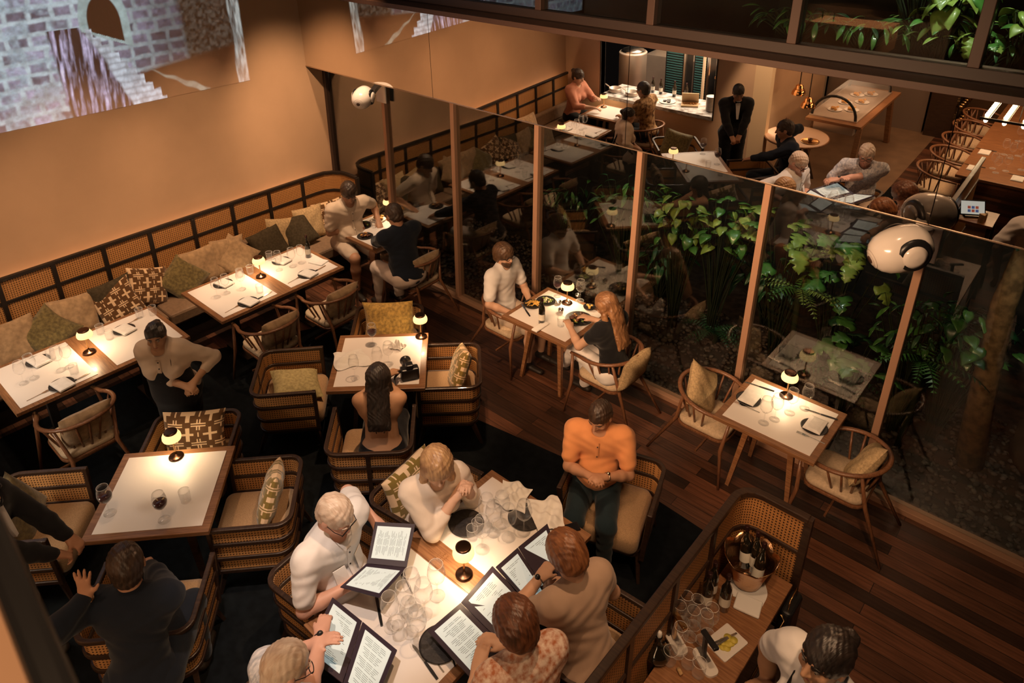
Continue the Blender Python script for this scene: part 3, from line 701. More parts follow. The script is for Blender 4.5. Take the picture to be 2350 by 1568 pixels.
def make_lamp():
    t = thing('table_lamp', 'x', 'lamp')
    MB().lathe([(.050, 0), (.055, .004), (.055, .010), (.046, .016), (.014, .020), (.010, .03)], 28).build('base', BRONZE, t)
    MB().lathe([(.0085, .02), (.0065, .06), (.0065, .15), (.0095, .185)], 12).build('stem', BRASS, t)
    MB().lathe([(.0655, .178), (.069, .190), (.067, .21), (.0555, .232), (.050, .238)], 32, capb=False, capt=False).build('lamp_shade', SHADE, t)
    MB().lathe([(.048, .236), (.050, .240), (.049, .247), (.040, .249)], 28).build('top_cap', BRONZE, t)
    MB().lathe([(.030, .196), (.030, .200)], 16).build('light_disc', BULB, t)
    l = bpy.data.lights.new('lamp_bulb', 'SPOT'); l.energy = 9.0; l.color = (1, .70, .40); l.spot_size = R(150); l.spot_blend = .35; l.shadow_soft_size = .02
    lo = bpy.data.objects.new('lamp_bulb', l); COL.objects.link(lo); lo.parent = t; lo.location = (0, 0, .188)
    return t
def make_wine_glass(wine=False, s=1.0):
    t = thing('wine_glass', 'x', 'glass')
    ft = MB().lathe([(.036, 0), (.036, .0015), (.006, .004), (.0035, .012), (.0035, .085), (.010, .094)], 20, capt=False); ft.k = 1
    ft.tube([(.0358 * math.cos(a), .0358 * math.sin(a), .0012) for a in np.linspace(0, 2 * PI, 25)[:-1]], .0007, 5, closed=True); ft.build('stem_and_foot', [GLS, RIM_GLINT], t)
    bw = MB().lathe([(.004, .090), (.022, .098), (.038, .120), (.043, .145), (.040, .172), (.0325, .208), (.0318, .208), (.039, .172), (.042, .145)], 24, capb=False, capt=False); bw.k = 1
    bw.tube([(.0322 * math.cos(a), .0322 * math.sin(a), .2085) for a in np.linspace(0, 2 * PI, 25)[:-1]], .0009, 5, closed=True); bw.build('bowl', [GLS, RIM_GLINT], t)
    if wine: MB().lathe([(.006, .095), (.021, .1), (.036, .121), (.0405, .14), (.0405, .142), (.001, .142)], 20).build('red_wine', WINE, t)
    t.scale = (s, s, s); return t
def make_tumbler(water=False):
    t = thing('tumbler', 'x', 'glass'); t.scale = (1.15, 1.15, 1.15)
    MB().lathe([(.028, 0), (.030, .002), (.034, .085), (.0325, .085), (.029, .008), (.001, .008)], 22, capb=True, capt=False).build('tumbler_body', GLS, t)
    MB().tube([(.0332 * math.cos(a), .0332 * math.sin(a), .085) for a in np.linspace(0, 2 * PI, 25)[:-1]], .0009, 5, closed=True).build('rim', RIM_GLINT, t)  # ring in highlight colour for the tumbler's bright rim
    return t
def fork_mb():
    mb = MB(); mb.add([(-.0035, -.10, 0), (.0035, -.10, 0), (.0025, 0, .003), (-.0025, 0, .003), (-.011, .03, .001), (.011, .03, .001), (.011, .05, .003), (-.011, .05, .003),
                       (-.0035, -.10, .002), (.0035, -.10, .002), (.0025, 0, .005), (-.0025, 0, .005), (-.011, .03, .003), (.011, .03, .003), (.011, .05, .005), (-.011, .05, .005)],
                      [(8, 9, 10, 11), (11, 10, 13, 12), (12, 13, 14, 15), (3, 2, 1, 0), (4, 5, 2, 3), (7, 6, 5, 4), (0, 1, 9, 8), (1, 2, 10, 9), (3, 0, 8, 11), (2, 5, 13, 10), (4, 3, 11, 12), (5, 6, 14, 13), (7, 4, 12, 15), (6, 7, 15, 14)])
    for x in (-.009, -.003, .003, .009): mb.bar((x, .049, .004), (x, .088, .002), .0026, .0016)
    return mb
def make_fork():
    t = thing('fork', 'x', 'fork'); t.scale = (1.2, 1.15, 1); fork_mb().build('fork_body', SILVER, t); return t
def make_knife():
    t = thing('table_knife', 'x', 'knife'); t.scale = (1.2, 1.15, 1)
    MB().prism([(-.006, -.11), (.006, -.11), (.0075, -.06), (.006, 0), (-.006, 0), (-.0075, -.06)], 0, .008).build('handle', BLKP, t, bevel=.002)
    MB().prism([(-.006, 0), (.007, 0), (.010, .04), (.008, .09), (0, .115), (-.006, .10)], .002, .004).build('blade', SILVER, t)
    return t
def make_setting_plate():
    t = thing('side_plate', 'x', 'plate')
    t.scale = (1.12, 1.12, 1)
    MB().lathe([(.05, 0), (.088, .007), (.092, .011), (.086, .010), (.05, .004), (.001, .004)], 28).build('plate_disc', mat('black_stoneware', (.02, .018, .018), .4), t); return t
def make_napkin():
    mb = MB(); v = []; n = 10
    mb.box(-.075, .075, -.055, .055, 0, .006); mb.box(-.073, .074, -.054, .053, .0065, .012); mb.add([(-.074, -.055, .012), (.074, -.055, .012), (.073, .052, .013), (-.073, .05, .013), (-.06, -.03, .017), (.06, -.03, .017), (.058, .03, .018), (-.058, .03, .018)],
        [(0, 1, 5, 4), (1, 2, 6, 5), (2, 3, 7, 6), (3, 0, 4, 7), (4, 5, 6, 7), (3, 2, 1, 0)])
    return mb
def make_bottle(label_col=(.8, .75, .65)):
    t = thing('wine_bottle', 'x', 'bottle')
    MB().lathe([(.030, 0), (.036, .004), (.037, .16), (.033, .19), (.018, .222), (.0145, .24), (.0145, .29)], 20).build('bottle_glass', BOT, t)
    MB().lathe([(.0156, .262), (.0162, .27), (.0162, .294), (.0165, .298), (.012, .299)], 16).build('foil_cap', mat('dark_foil', (.05, .02, .02), .3, .6), t)
    MB().lathe([(.0375, .05), (.0375, .12)], 20, capb=False, capt=False).build('paper_label', mat('bottle_paper', label_col, .7), t)
    return t
def place(o, p, face=None):
    o.location = p
    if face is not None: o.rotation_euler = (0, 0, R(face - 90))
    return o
USED = set()
def inst(proto, p, rz=None, label=None, group=None):
    """the first call moves the made thing itself, later calls copy it"""
    if proto.name not in USED: USED.add(proto.name); o = proto; o.location = p; o['label'] = label or 'x'
    else: o = dup(proto, p, None, label)
    if rz is not None: o.rotation_euler = (0, 0, rz)
    if group: o['group'] = group
    elif 'group' in o: del o['group']
    o.matrix_basis  # noqa
    return o
TZ = .7505
# ------------------------------------------------------------------ cushions
KEY = ["0000000000000000", "0111111001111110", "0100001001000010", "0101101001011010", "0101101111011010", "0101100000011010", "0101111001111010", "0100001001000010",
       "0111101001011110", "0000101111010000", "0110100000010110", "0110111001110110", "0110000000000110", "0111111111111110", "0000000110000000", "0000000110000000"]
def pat(u, v, a=2.6, b=2.6):
    x = (u * a) % 1; y = (v * b) % 1; cell = int(u * a) + int(v * b)
    X = abs(x - .5); Y = abs(y - .5)
    if (X < .085 and Y < .36) or (Y < .075 and X < .30): return True      # plain cross
    if .40 < Y < .47 and X > .16: return True                              # key bars
    if .40 < X < .46 and Y > .22 and Y < .42: return True
    if X > .46 and Y < .12: return True
    return False
def cushion(name, label, p, face, tilt, w_=.46, h_=.46, t=.15, m=None, pattern=None, roll=0, seed=0, group=None):
    """scatter cushion; p is its centre, it leans back by tilt degrees, its face looks towards `face`"""
    mats = m if isinstance(m, (list, tuple)) else [m]
    o = MB().pillow(w_, h_, t, 44 if pattern else 20, pattern=pattern, seed=seed).build(name, mats)
    o.matrix_world = Matrix.Translation(p) @ Matrix.Rotation(R(face - 90), 4, 'Z') @ Matrix.Rotation(R(tilt), 4, 'X') @ Matrix.Rotation(R(roll), 4, 'Y')
    return tag(o, label, 'cushion', group)
# ------------------------------------------------------------------ banquette along the tan wall
bq = thing('banquette', 'long upholstered banquette with a dark-framed woven cane back along the tan wall', 'banquette', (.1, -3.0, 0))
def bqx(x, y, z): return (x - .1, y + 3.0, z)
BV = [-5.16, -4.66, -4.16, -3.66, -3.163, -2.662, -2.157, -1.657, -1.147, -.652]
top = [bqx(.15, -5.6, 1.20)] + [bqx(.15, y, 1.20) for y in (-4, -2, -.45)] + [bqx(.15 + .27 * (1 - math.cos(a)), -.40 + .27 * math.sin(a), 1.20) for a in (R(20), R(45), R(70), R(90))] + [bqx(.64, -.13, 1.20)]
def offz(pts, z): return [(p[0], p[1], z) for p in pts]
def flatpath(pts): return [(p[0], p[1]) for p in pts]
ribbon(flatpath(top), 1.175, 1.215, .045).build('top_rail', BLK, bq, bevel=.006)
ribbon(flatpath(top), .925, .962, .036).build('middle_rail', BLK, bq, bevel=.005)
ribbon(flatpath(top), .962, 1.175, .010).build('cane_panel', CANE, bq)
ribbon(flatpath(top), .60, .925, .012).build('cane_panel', CANE, bq)
for y in BV: p = bqx(.15, y, 0); MB().box(p[0] - .02, p[0] + .024, p[1] - .022, p[1] + .022, .45, 1.18).build('back_post', BLK, bq)
p = bqx(.63, -.13, 0); MB().box(p[0], p[0] + .04, p[1] - .022, p[1] + .022, .0, 1.2).build('back_post', BLK, bq)
mb = MB(); p0 = bqx(.15, -5.6, 0); p1 = bqx(.78, -.16, 0); mb.box(p0[0] + .02, p1[0] - .02, p0[1], p1[1], .0, .30); mb.build('plinth', BLK, bq)
for i in range(4):
    a = -5.58 + i * 1.355; q0 = bqx(.17, a, 0); q1 = bqx(.80, a + 1.345, 0)
    MB().box(q0[0], q1[0], q0[1], q1[1], .30, .455).build('seat_cushion', BANQF, bq, bevel=.03)
    MB().box(q0[0] + .0, q0[0] + .10, q0[1], q1[1], .455, .70).build('back_cushion', BANQF, bq, bevel=.03)
# cushions on it: px, py of centre, height z, face, tilt, roll, material
bc = [((20, 765), .62, 0, 22, 0, PILLF, None, 'tan scatter cushion at the left edge of the photo on the banquette'),
      ((95, 750), .60, -12, 34, 38, OLIVE, None, 'large grey-olive cushion tipped on its corner, leftmost on the banquette'),
      ((145, 700), .64, 0, 20, -6, PILLF, None, 'tan cushion behind the large olive one, left end of banquette'),
      ((222, 655), .66, 0, 14, 4, DKOLIVE, None, 'dark green cushion half hidden behind the patterned ones'),
      ((255, 685), .64, -14, 30, 16, (PATB, PATC), pat, 'brown cross-patterned cushion, left one of the pair on the banquette'),
      ((322, 645), .66, 10, 26, -22, (PATB, PATC), pat, 'brown cross-patterned cushion, right one of the pair, tucked behind'),
      ((405, 630), .62, -10, 34, 40, OLIVE, None, 'olive-brown cushion tipped on its corner beside the patterned pair'),
      ((428, 590), .66, 0, 16, 0, PILLF, None, 'tan cushion with grey shadow behind the olive-brown tipped one'),
      ((488, 565), .66, 4, 18, -8, PILLF, None, 'tan cushion left of the brown one in the middle of the banquette'),
      ((530, 585), .63, -8, 32, 42, PILLF, None, 'brownish tan cushion tipped on its corner, middle of the banquette'),
      ((585, 545), .62, -10, 26, 12, DKOLIVE, None, 'dark green cushion lying low behind the bottle table'),
      ((620, 525), .66, 0, 18, -14, PILLT, None, 'beige cushion with folded top corner left of the dark one'),
      ((665, 525), .64, -12, 30, 18, DKOLIVE, None, 'dark olive cushion in front of the two beige ones'),
      ((680, 498), .68, 0, 16, -4, PILLT, None, 'beige cushion second from the corner of the banquette'),
      ((740, 490), .66, -16, 18, 4, (PATB, PATC), pat, 'brown cross-patterned cushion behind the man in the cream shirt')]
for k, (p, z, f, tl, rl, m, pt, lab) in enumerate(bc):
    P = at(p[0], p[1], z); P.x = min(max(P.x, .37 + (.06 if rl > 10 else 0)), .52)
    cushion('scatter_cushion', lab, P, f, tl, .44, .44, .14, m, pt, rl, k)

# ------------------------------------------------------------------ tables
def pair_table(label, cy, cx=1.355, w_=.85, L=1.51, tape=None):
    t = thing('banquette_table', label, 'table', (cx, cy, 0)); hx, hy = w_ / 2, L / 2
    MB().box(-hx, hx, -hy, hy, .712, .7465).build('wooden_top', MW, t, bevel=.004)
    for s in (-1, 1): a, b = sorted((s * .085, s * (hy - .05))); MB().box(-hx + .05, hx - .05, a, b, .7465, .750).build('white_panel', PANEL, t)
    for s in (-1, 1):
        MB().box(-.035, .035, s * .42 - .035, s * .42 + .035, .02, .712).build('pedestal', BLK, t); MB().box(-.22, .22, s * .42 - .04, s * .42 + .04, 0, .03).build('foot', BLK, t)
    return t
pair_table('long two-place banquette table with swing-top bottle, nearest the corner table', -2.01)
pair_table('long two-place banquette table at the left edge of the photo', -3.852)
TC = make_table('small white-topped corner table where the cream-shirted man dines', 1.33, -.425, 0, .86, .69)
TM1 = make_table('small white-topped table at the banquette end by the kitchen wall', 1.35, -5.28, 0, .86, .66)
T_C = (3.464, -2.137, .777); T_L = (3.500, -4.185, .832)
make_table('square white-topped table in the middle of the room with the camera on it', T_C[0], T_C[1], T_C[2], .85, .85)
make_table('square white-topped table at lower left with two glasses of red wine', T_L[0], T_L[1], T_L[2], .83, .83)
make_table('white-topped window table of the bearded man and long-haired woman', 4.208, -.465, 0, .816, .76, legm=RW)
make_table('set white-topped window table at right with nobody seated', 6.505, -.46, 0, .82, .74, legm=RW)
big = make_table('large white-topped table at the front where six diners read menus', 5.59, -3.30, 0, .90, 1.66, panels=((-1, -.06), (.16, 1)))
runner = MB().box(-.452, .452, -.035, .13, .7465, .7495); runner.build('wooden_runner', RW, big)

# ------------------------------------------------------------------ chairs
hc = make_hoop_chair(); cc = make_cane_chair()
def hchair(x, y, face, label, pillow=None):
    c = inst(hc, (x, y, 0), R(face - 90), label); return c
def hpillow(x, y, face, m, label, z=.60, back=.17, tilt=14, w_=.42, roll=0, h_=.34):
    d = Vector((math.cos(R(face)), math.sin(R(face)), 0)); P = Vector((x, y, z)) - d * back
    return cushion('back_cushion', label, P, face, tilt, w_, h_, .13, m, None, roll, int(x * 10))
hchair(2.14, -.50, 180, 'spindle-backed wooden chair holding the man in the navy jacket'); hpillow(2.14, -.50, 180, PILLF, 'tan back cushion on the chair of the man in the navy jacket', z=.64)
hchair(2.03, -1.64, 182, 'empty spindle chair at the bottle table, nearer the glass wall'); hpillow(2.03, -1.64, 182, PILLF, 'tan back cushion on the empty spindle chair nearer the glass wall', z=.64)
hchair(2.03, -2.40, 180, 'empty spindle chair at the bottle table beside the cane armchair'); hpillow(2.03, -2.40, 180, PILLF, 'tan back cushion on the empty chair beside the cane armchair', z=.64)
hchair(2.02, -4.24, 180, 'empty dark spindle chair at the left edge banquette table'); hpillow(2.02, -4.24, 180, PILLF, 'tan back cushion on the chair at the left edge table', z=.64)
hchair(3.62, -.50, 0, 'spindle chair under the bearded man in the white shirt')
hchair(4.92, -.53, 180, 'spindle chair under the long-haired woman by the glass'); hpillow(4.98, -.53, 180, PILLT, 'beige cushion behind the long-haired woman by the glass', z=.60, back=.2)
hchair(5.92, -.47, 0, 'empty spindle chair left of the set window table'); hpillow(5.92, -.47, 0, PILLT, 'ribbed beige cushion standing on the chair left of the set window table', z=.66, back=.10, roll=45, tilt=24, w_=.40, h_=.40)
hchair(7.06, -.45, 180, 'empty spindle chair right of the set window table'); hpillow(7.06, -.45, 180, PILLT, 'ribbed beige cushion on the chair right of the set window table', z=.64, back=.12, roll=36, tilt=28, w_=.40, h_=.40)
def around(T, ang_off, dist, side=0):
    a = T[2] + R(ang_off); x = T[0] + math.cos(a) * dist - math.sin(a) * side; y = T[1] + math.sin(a) * dist + math.cos(a) * side
    return x, y, math.degrees(a) + 180
def cchair(T, off, dist, label, side=0, turn=0):
    x, y, f = around(T, off, dist, side); inst(cc, (x, y, 0), R(f + turn - 90), label); return x, y, f + turn
def cpillow(c, m, label, z=.58, back=.16, tilt=16, roll=0, pattern=None, w_=.46, h_=.40, name='back_cushion'):
    x, y, f = c; d = Vector((math.cos(R(f)), math.sin(R(f)), 0))
    return cushion(name, label, Vector((x, y, z)) - d * back, f, tilt, w_, h_, .14, m, pattern, roll, int(x * 7))
a = cchair(T_C, 180, .82, 'cane armchair with loose tan cushion, left of the middle table', turn=4)
P = Vector((a[0], a[1], .50)); q = cushion('seat_pillow', 'greenish tan cushion lying flat on the armchair left of the middle table', P + Vector((.03, .02, .015)), a[2] + 14, 78, .44, .44, .15, mat('khaki_pillow', (.40, .33, .16), .9, noise=.2, scale=40, bump=.5, bscale=150), None, 0, 3)
a = cchair(T_C, 90, .78, 'cane armchair with mustard cushion on the far side of the middle table'); cpillow(a, MUSTARD, 'mustard velvet cushion filling the armchair behind the middle table', z=.60, back=.10, w_=.52, h_=.42)
a = cchair(T_C, 0, .60, 'cane armchair with light patterned cushion, right of the middle table'); cpillow(a, (PATO, PATC), 'olive and cream patterned cushion right of the camera table', z=.63, back=.12, tilt=20, roll=24, pattern=pat)
a = cchair(T_C, -90, .80, 'cane armchair seen from behind under the dark-haired woman'); CW6 = a
a = cchair(T_L, 90, .64, 'cane armchair with orange-lit patterned cushion behind the two-wineglass table'); cpillow(a, (PATB, PATC), 'boldly patterned orange-brown cushion behind the lamp of the lower left table', z=.60, back=.10, pattern=pat, w_=.50, h_=.44)
a = cchair(T_L, 0, .62, 'cane armchair with patterned cushion, right of the lower left table'); cpillow(a, (PATO, PATC), 'olive patterned cushion leaning in the armchair right of the lower left table', z=.63, back=.12, tilt=20, roll=24, pattern=pat)
a = cchair(T_L, 180, .95, 'cane armchair with yellow-olive cushion at the left edge', side=-.04); cpillow(a, OLIVE, 'yellow-olive velvet cushion in the armchair at the left edge', z=.60, back=.10, roll=20, w_=.46, h_=.46)
a = cchair(T_L, -90, .78, 'cane armchair at the bottom under the man in the navy suit', side=.12, turn=0); CW14 = a
def cfree(x, y, f, label): inst(cc, (x, y, 0), R(f - 90), label); return (x, y, f)
a = cfree(4.86, -2.86, 8, 'cane armchair under the woman in the cream jumper'); cpillow(a, (PATO, PATC), 'olive patterned cushion behind the woman in the cream jumper', z=.60, back=.17, pattern=pat, w_=.50)
a = cfree(*tuple(at(1402, 1150, .44))[:2], -72, 'cane armchair under the man in the orange polo')
a = cfree(4.90, -3.72, 6, 'cane armchair under the white-shirted man with glasses')
a = cfree(6.50, -2.98, 184, 'cane armchair under the auburn-haired woman in beige'); cpillow(a, OLIVE, 'long dark olive cushion behind the auburn-haired woman in beige', z=.62, back=.17, w_=.52, h_=.36)
a = cfree(6.46, -3.80, 180, 'cane armchair at bottom edge under the woman in the floral top'); cpillow(a, OLIVE, 'olive cushion behind the woman in the floral top', z=.58, back=.2, w_=.46, h_=.34)
a = cfree(5.50, -4.62, 92, 'cane armchair under the white-haired man at the bottom edge')
hchair(2.06, -5.22, 180, 'spindle chair under the man in the patterned shirt, mirrored at top')

# ------------------------------------------------------------------ lamps
lp = make_lamp()
LAMPS = [((1.27, -2.006), 'glowing brass table lamp on the banquette table with the bottle'), ((1.331, -3.852), 'glowing brass table lamp on the left edge banquette table'),
         ((3.47, -1.634), 'glowing brass table lamp at the far corner of the camera table'), ((3.252, -3.966), 'glowing brass table lamp behind the two glasses of red wine'),
         ((4.156, -.22), 'glowing brass table lamp on the couple\'s window table'), ((6.447, -.20), 'glowing brass table lamp on the empty set window table'),
         (tuple(at(893, 496, .75))[:2], 'glowing table lamp on the corner table against the glass'), ((5.617, -3.258), 'glowing ribbed-shade lamp on the big table\'s wooden runner')]
for (x, y), lab in LAMPS: inst(lp, (x, y, TZ if lab.find('runner') < 0 else .7500), 0, lab)
inst(lp, (1.05, -5.45, TZ), 0, 'glowing table lamp by the kitchen wall, seen in the mirror')
# ------------------------------------------------------------------ people: bodies grown as one smooth surface from blended volumes
class SDF:
    def __init__(s, vox): s.P = []; s.vox = vox
    def cap(s, a, b, ra, rb, k=.03, flat=None, sub=False): s.P.append(('c', np.array(a, float), np.array(b, float), ra, rb, k, flat, sub)); return s
    def ell(s, c, r, rot=None, k=.03, sub=False): s.P.append(('e', np.array(c, float), np.array(r, float), np.array(rot if rot is not None else np.eye(3)), 0, k, None, sub)); return s
    def mesh(s, noise=None):
        v = s.vox; lo = []; hi = []
        for p in s.P:
            if p[7]: continue
            if p[0] == 'c': m = max(p[3], p[4]); lo.append(np.minimum(p[1], p[2]) - m); hi.append(np.maximum(p[1], p[2]) + m)
            else: m = max(p[2]); lo.append(p[1] - m); hi.append(p[1] + m)
        lo = np.min(lo, 0) - 4 * v; hi = np.max(hi, 0) + 4 * v
        n = np.ceil((hi - lo) / v).astype(int) + 1; F = np.full(n, 1.0, np.float32)
        ax = [lo[i] + v * np.arange(n[i]) for i in range(3)]
        for p in s.P:
            k = p[5]
            if p[0] == 'c': m = max(p[3], p[4]); a0 = np.minimum(p[1], p[2]) - m; a1 = np.maximum(p[1], p[2]) + m
            else: m = max(p[2]); a0 = p[1] - m; a1 = p[1] + m
            i0 = np.maximum(((a0 - k - 2.5 * v - lo) / v).astype(int), 0); i1 = np.minimum(((a1 + k + 2.5 * v - lo) / v).astype(int) + 2, n)
            if (i1 <= i0).any(): continue
            sl = tuple(slice(i0[i], i1[i]) for i in range(3))
            X, Y, Z = np.meshgrid(*[ax[i][sl[i]] for i in range(3)], indexing='ij')
            if p[0] == 'c':
                a, b, ra, rb = p[1:5]; d = b - a; L = d @ d + 1e-9
                t = np.clip(((X - a[0]) * d[0] + (Y - a[1]) * d[1] + (Z - a[2]) * d[2]) / L, 0, 1)
                qx = X - a[0] - t * d[0]; qy = Y - a[1] - t * d[1]; qz = Z - a[2] - t * d[2]
                f = 1
                if p[6] is not None:
                    nx, f = p[6]; nx = np.array(nx, float); nx /= np.linalg.norm(nx); w_ = (qx * nx[0] + qy * nx[1] + qz * nx[2]) * (1 / f - 1)
                    qx = qx + w_ * nx[0]; qy = qy + w_ * nx[1]; qz = qz + w_ * nx[2]
                D = (np.sqrt(qx * qx + qy * qy + qz * qz) - (ra + (rb - ra) * t)) * (.5 + .5 * f)
            else:
                c, r, M = p[1], p[2], p[3]
                q = np.stack([X - c[0], Y - c[1], Z - c[2]], -1) @ M
                e = np.sqrt(((q / r) ** 2).sum(-1)); g = np.sqrt(((q / r ** 2) ** 2).sum(-1)) + 1e-9
                D = e * (e - 1) / g
            A = F[sl]
            if p[7]:
                D = -D; h = np.maximum(k - np.abs(A - D), 0) / max(k, 1e-5); F[sl] = np.maximum(A, D) + h * h * k * .25
            else:
                h = np.maximum(k - np.abs(A - D), 0) / max(k, 1e-5); F[sl] = np.minimum(A, D) - h * h * k * .25
        if noise is not None:
            X, Y, Z = np.meshgrid(*ax, indexing='ij'); F = F + noise(X, Y, Z).astype(np.float32)
        return surface_nets(F, lo, v)
def surface_nets(F, lo, v):
    S = F < 0; n = F.shape
    cnt = np.zeros([d - 1 for d in n], np.int8)
    for i in (0, 1):
        for j in (0, 1):
            for k in (0, 1): cnt += S[i:n[0]-1+i, j:n[1]-1+j, k:n[2]-1+k]
    act = (cnt > 0) & (cnt < 8); I = np.argwhere(act); m = len(I)
    idx = np.full(act.shape, -1, np.int64); idx[act] = np.arange(m)
    acc = np.zeros((m, 3)); c = np.zeros(m)
    for a in range(3):
        o1, o2 = [x for x in range(3) if x != a]
        for i in (0, 1):
            for j in (0, 1):
                A = I.copy(); A[:, o1] += i; A[:, o2] += j; B = A.copy(); B[:, a] += 1
                fa = F[A[:, 0], A[:, 1], A[:, 2]]; fb = F[B[:, 0], B[:, 1], B[:, 2]]; w_ = (fa < 0) != (fb < 0)
                t = np.where(w_, fa / np.where(w_, fa - fb, 1), 0); P = A.astype(float); P[:, a] += t
                acc[w_] += P[w_]; c[w_] += 1
    V = acc / np.maximum(c, 1)[:, None] * v + lo
    Q = []
    for a in range(3):
        o1, o2 = [(1, 2), (2, 0), (0, 1)][a]
        s0 = [slice(None)] * 3; s1 = [slice(None)] * 3; s0[a] = slice(0, n[a] - 1); s1[a] = slice(1, n[a])
        ch = S[tuple(s0)] != S[tuple(s1)]; E = np.argwhere(ch); E = E[(E[:, o1] > 0) & (E[:, o2] > 0) & (E[:, o1] < n[o1] - 1) & (E[:, o2] < n[o2] - 1)]
        def g(d1, d2): A = E.copy(); A[:, o1] += d1; A[:, o2] += d2; return idx[A[:, 0], A[:, 1], A[:, 2]]
        q = np.stack([g(-1, -1), g(0, -1), g(0, 0), g(-1, 0)], 1); fl = S[E[:, 0], E[:, 1], E[:, 2]]
        q[~fl] = q[~fl][:, ::-1]; Q.append(q)
    return V, np.concatenate(Q)
def np_mesh(name, V, Q, m, parent=None, smooth_it=0):
    me = bpy.data.meshes.new(name); me.vertices.add(len(V)); me.vertices.foreach_set('co', V.astype(np.float32).ravel())
    me.loops.add(Q.size); me.loops.foreach_set('vertex_index', Q.ravel().astype(np.int32)); me.polygons.add(len(Q))
    me.polygons.foreach_set('loop_start', np.arange(0, Q.size, 4, dtype=np.int32)); me.polygons.foreach_set('use_smooth', np.ones(len(Q), bool))
    me.update(calc_edges=True); me.materials.append(m)
    o = bpy.data.objects.new(name, me); COL.objects.link(o)
    if parent: o.parent = parent
    return o
def V3(*a): return np.array(a, float)
def nrm(a): a = np.array(a, float); return a / (np.linalg.norm(a) + 1e-9)
SKIN = {}
def skin(name, c): return mat(name, c, .5, noise=.06, scale=9, spec=.35)
SK1 = skin('skin_fair', (.62, .37, .25)); SK2 = skin('skin_tanned', (.48, .25, .15)); SK3 = skin('skin_pink', (.66, .36, .26)); SKH = skin('skin_olive', (.52, .29, .17))
EYEW = mat('eye_white', (.34, .29, .25), .4); EYED = mat('eye_dark', (.03, .018, .012), .2); LIP = mat('lips', (.42, .15, .12), .5)
def hairmat(name, c1, c2): return mat(name, c1, .45, col2=c2, scale=30, bump=.9, bscale=60, detail=4, stretch=(2.2, .35, .45), spec=.6)
H_BLK = hairmat('hair_black', (.012, .009, .008), (.03, .02, .016)); H_BRN = hairmat('hair_brown', (.06, .03, .015), (.13, .065, .03)); H_DK = hairmat('hair_dark_brown', (.025, .014, .009), (.06, .032, .018))
H_AUB = hairmat('hair_auburn', (.30, .12, .045), (.12, .04, .015)); H_RED = hairmat('hair_dark_auburn', (.17, .06, .025), (.05, .018, .008)); H_BLD = hairmat('hair_blond', (.50, .29, .13), (.26, .13, .06)); H_WHT = hairmat('hair_white', (.74, .60, .48), (.55, .38, .27))
H_LB = hairmat('hair_honey', (.36, .18, .08), (.17, .075, .03))
def clothm(name, c, **k): return mat(name, c, .88, noise=.05, scale=8, bump=.35, bscale=22, sheen=.15, **k)
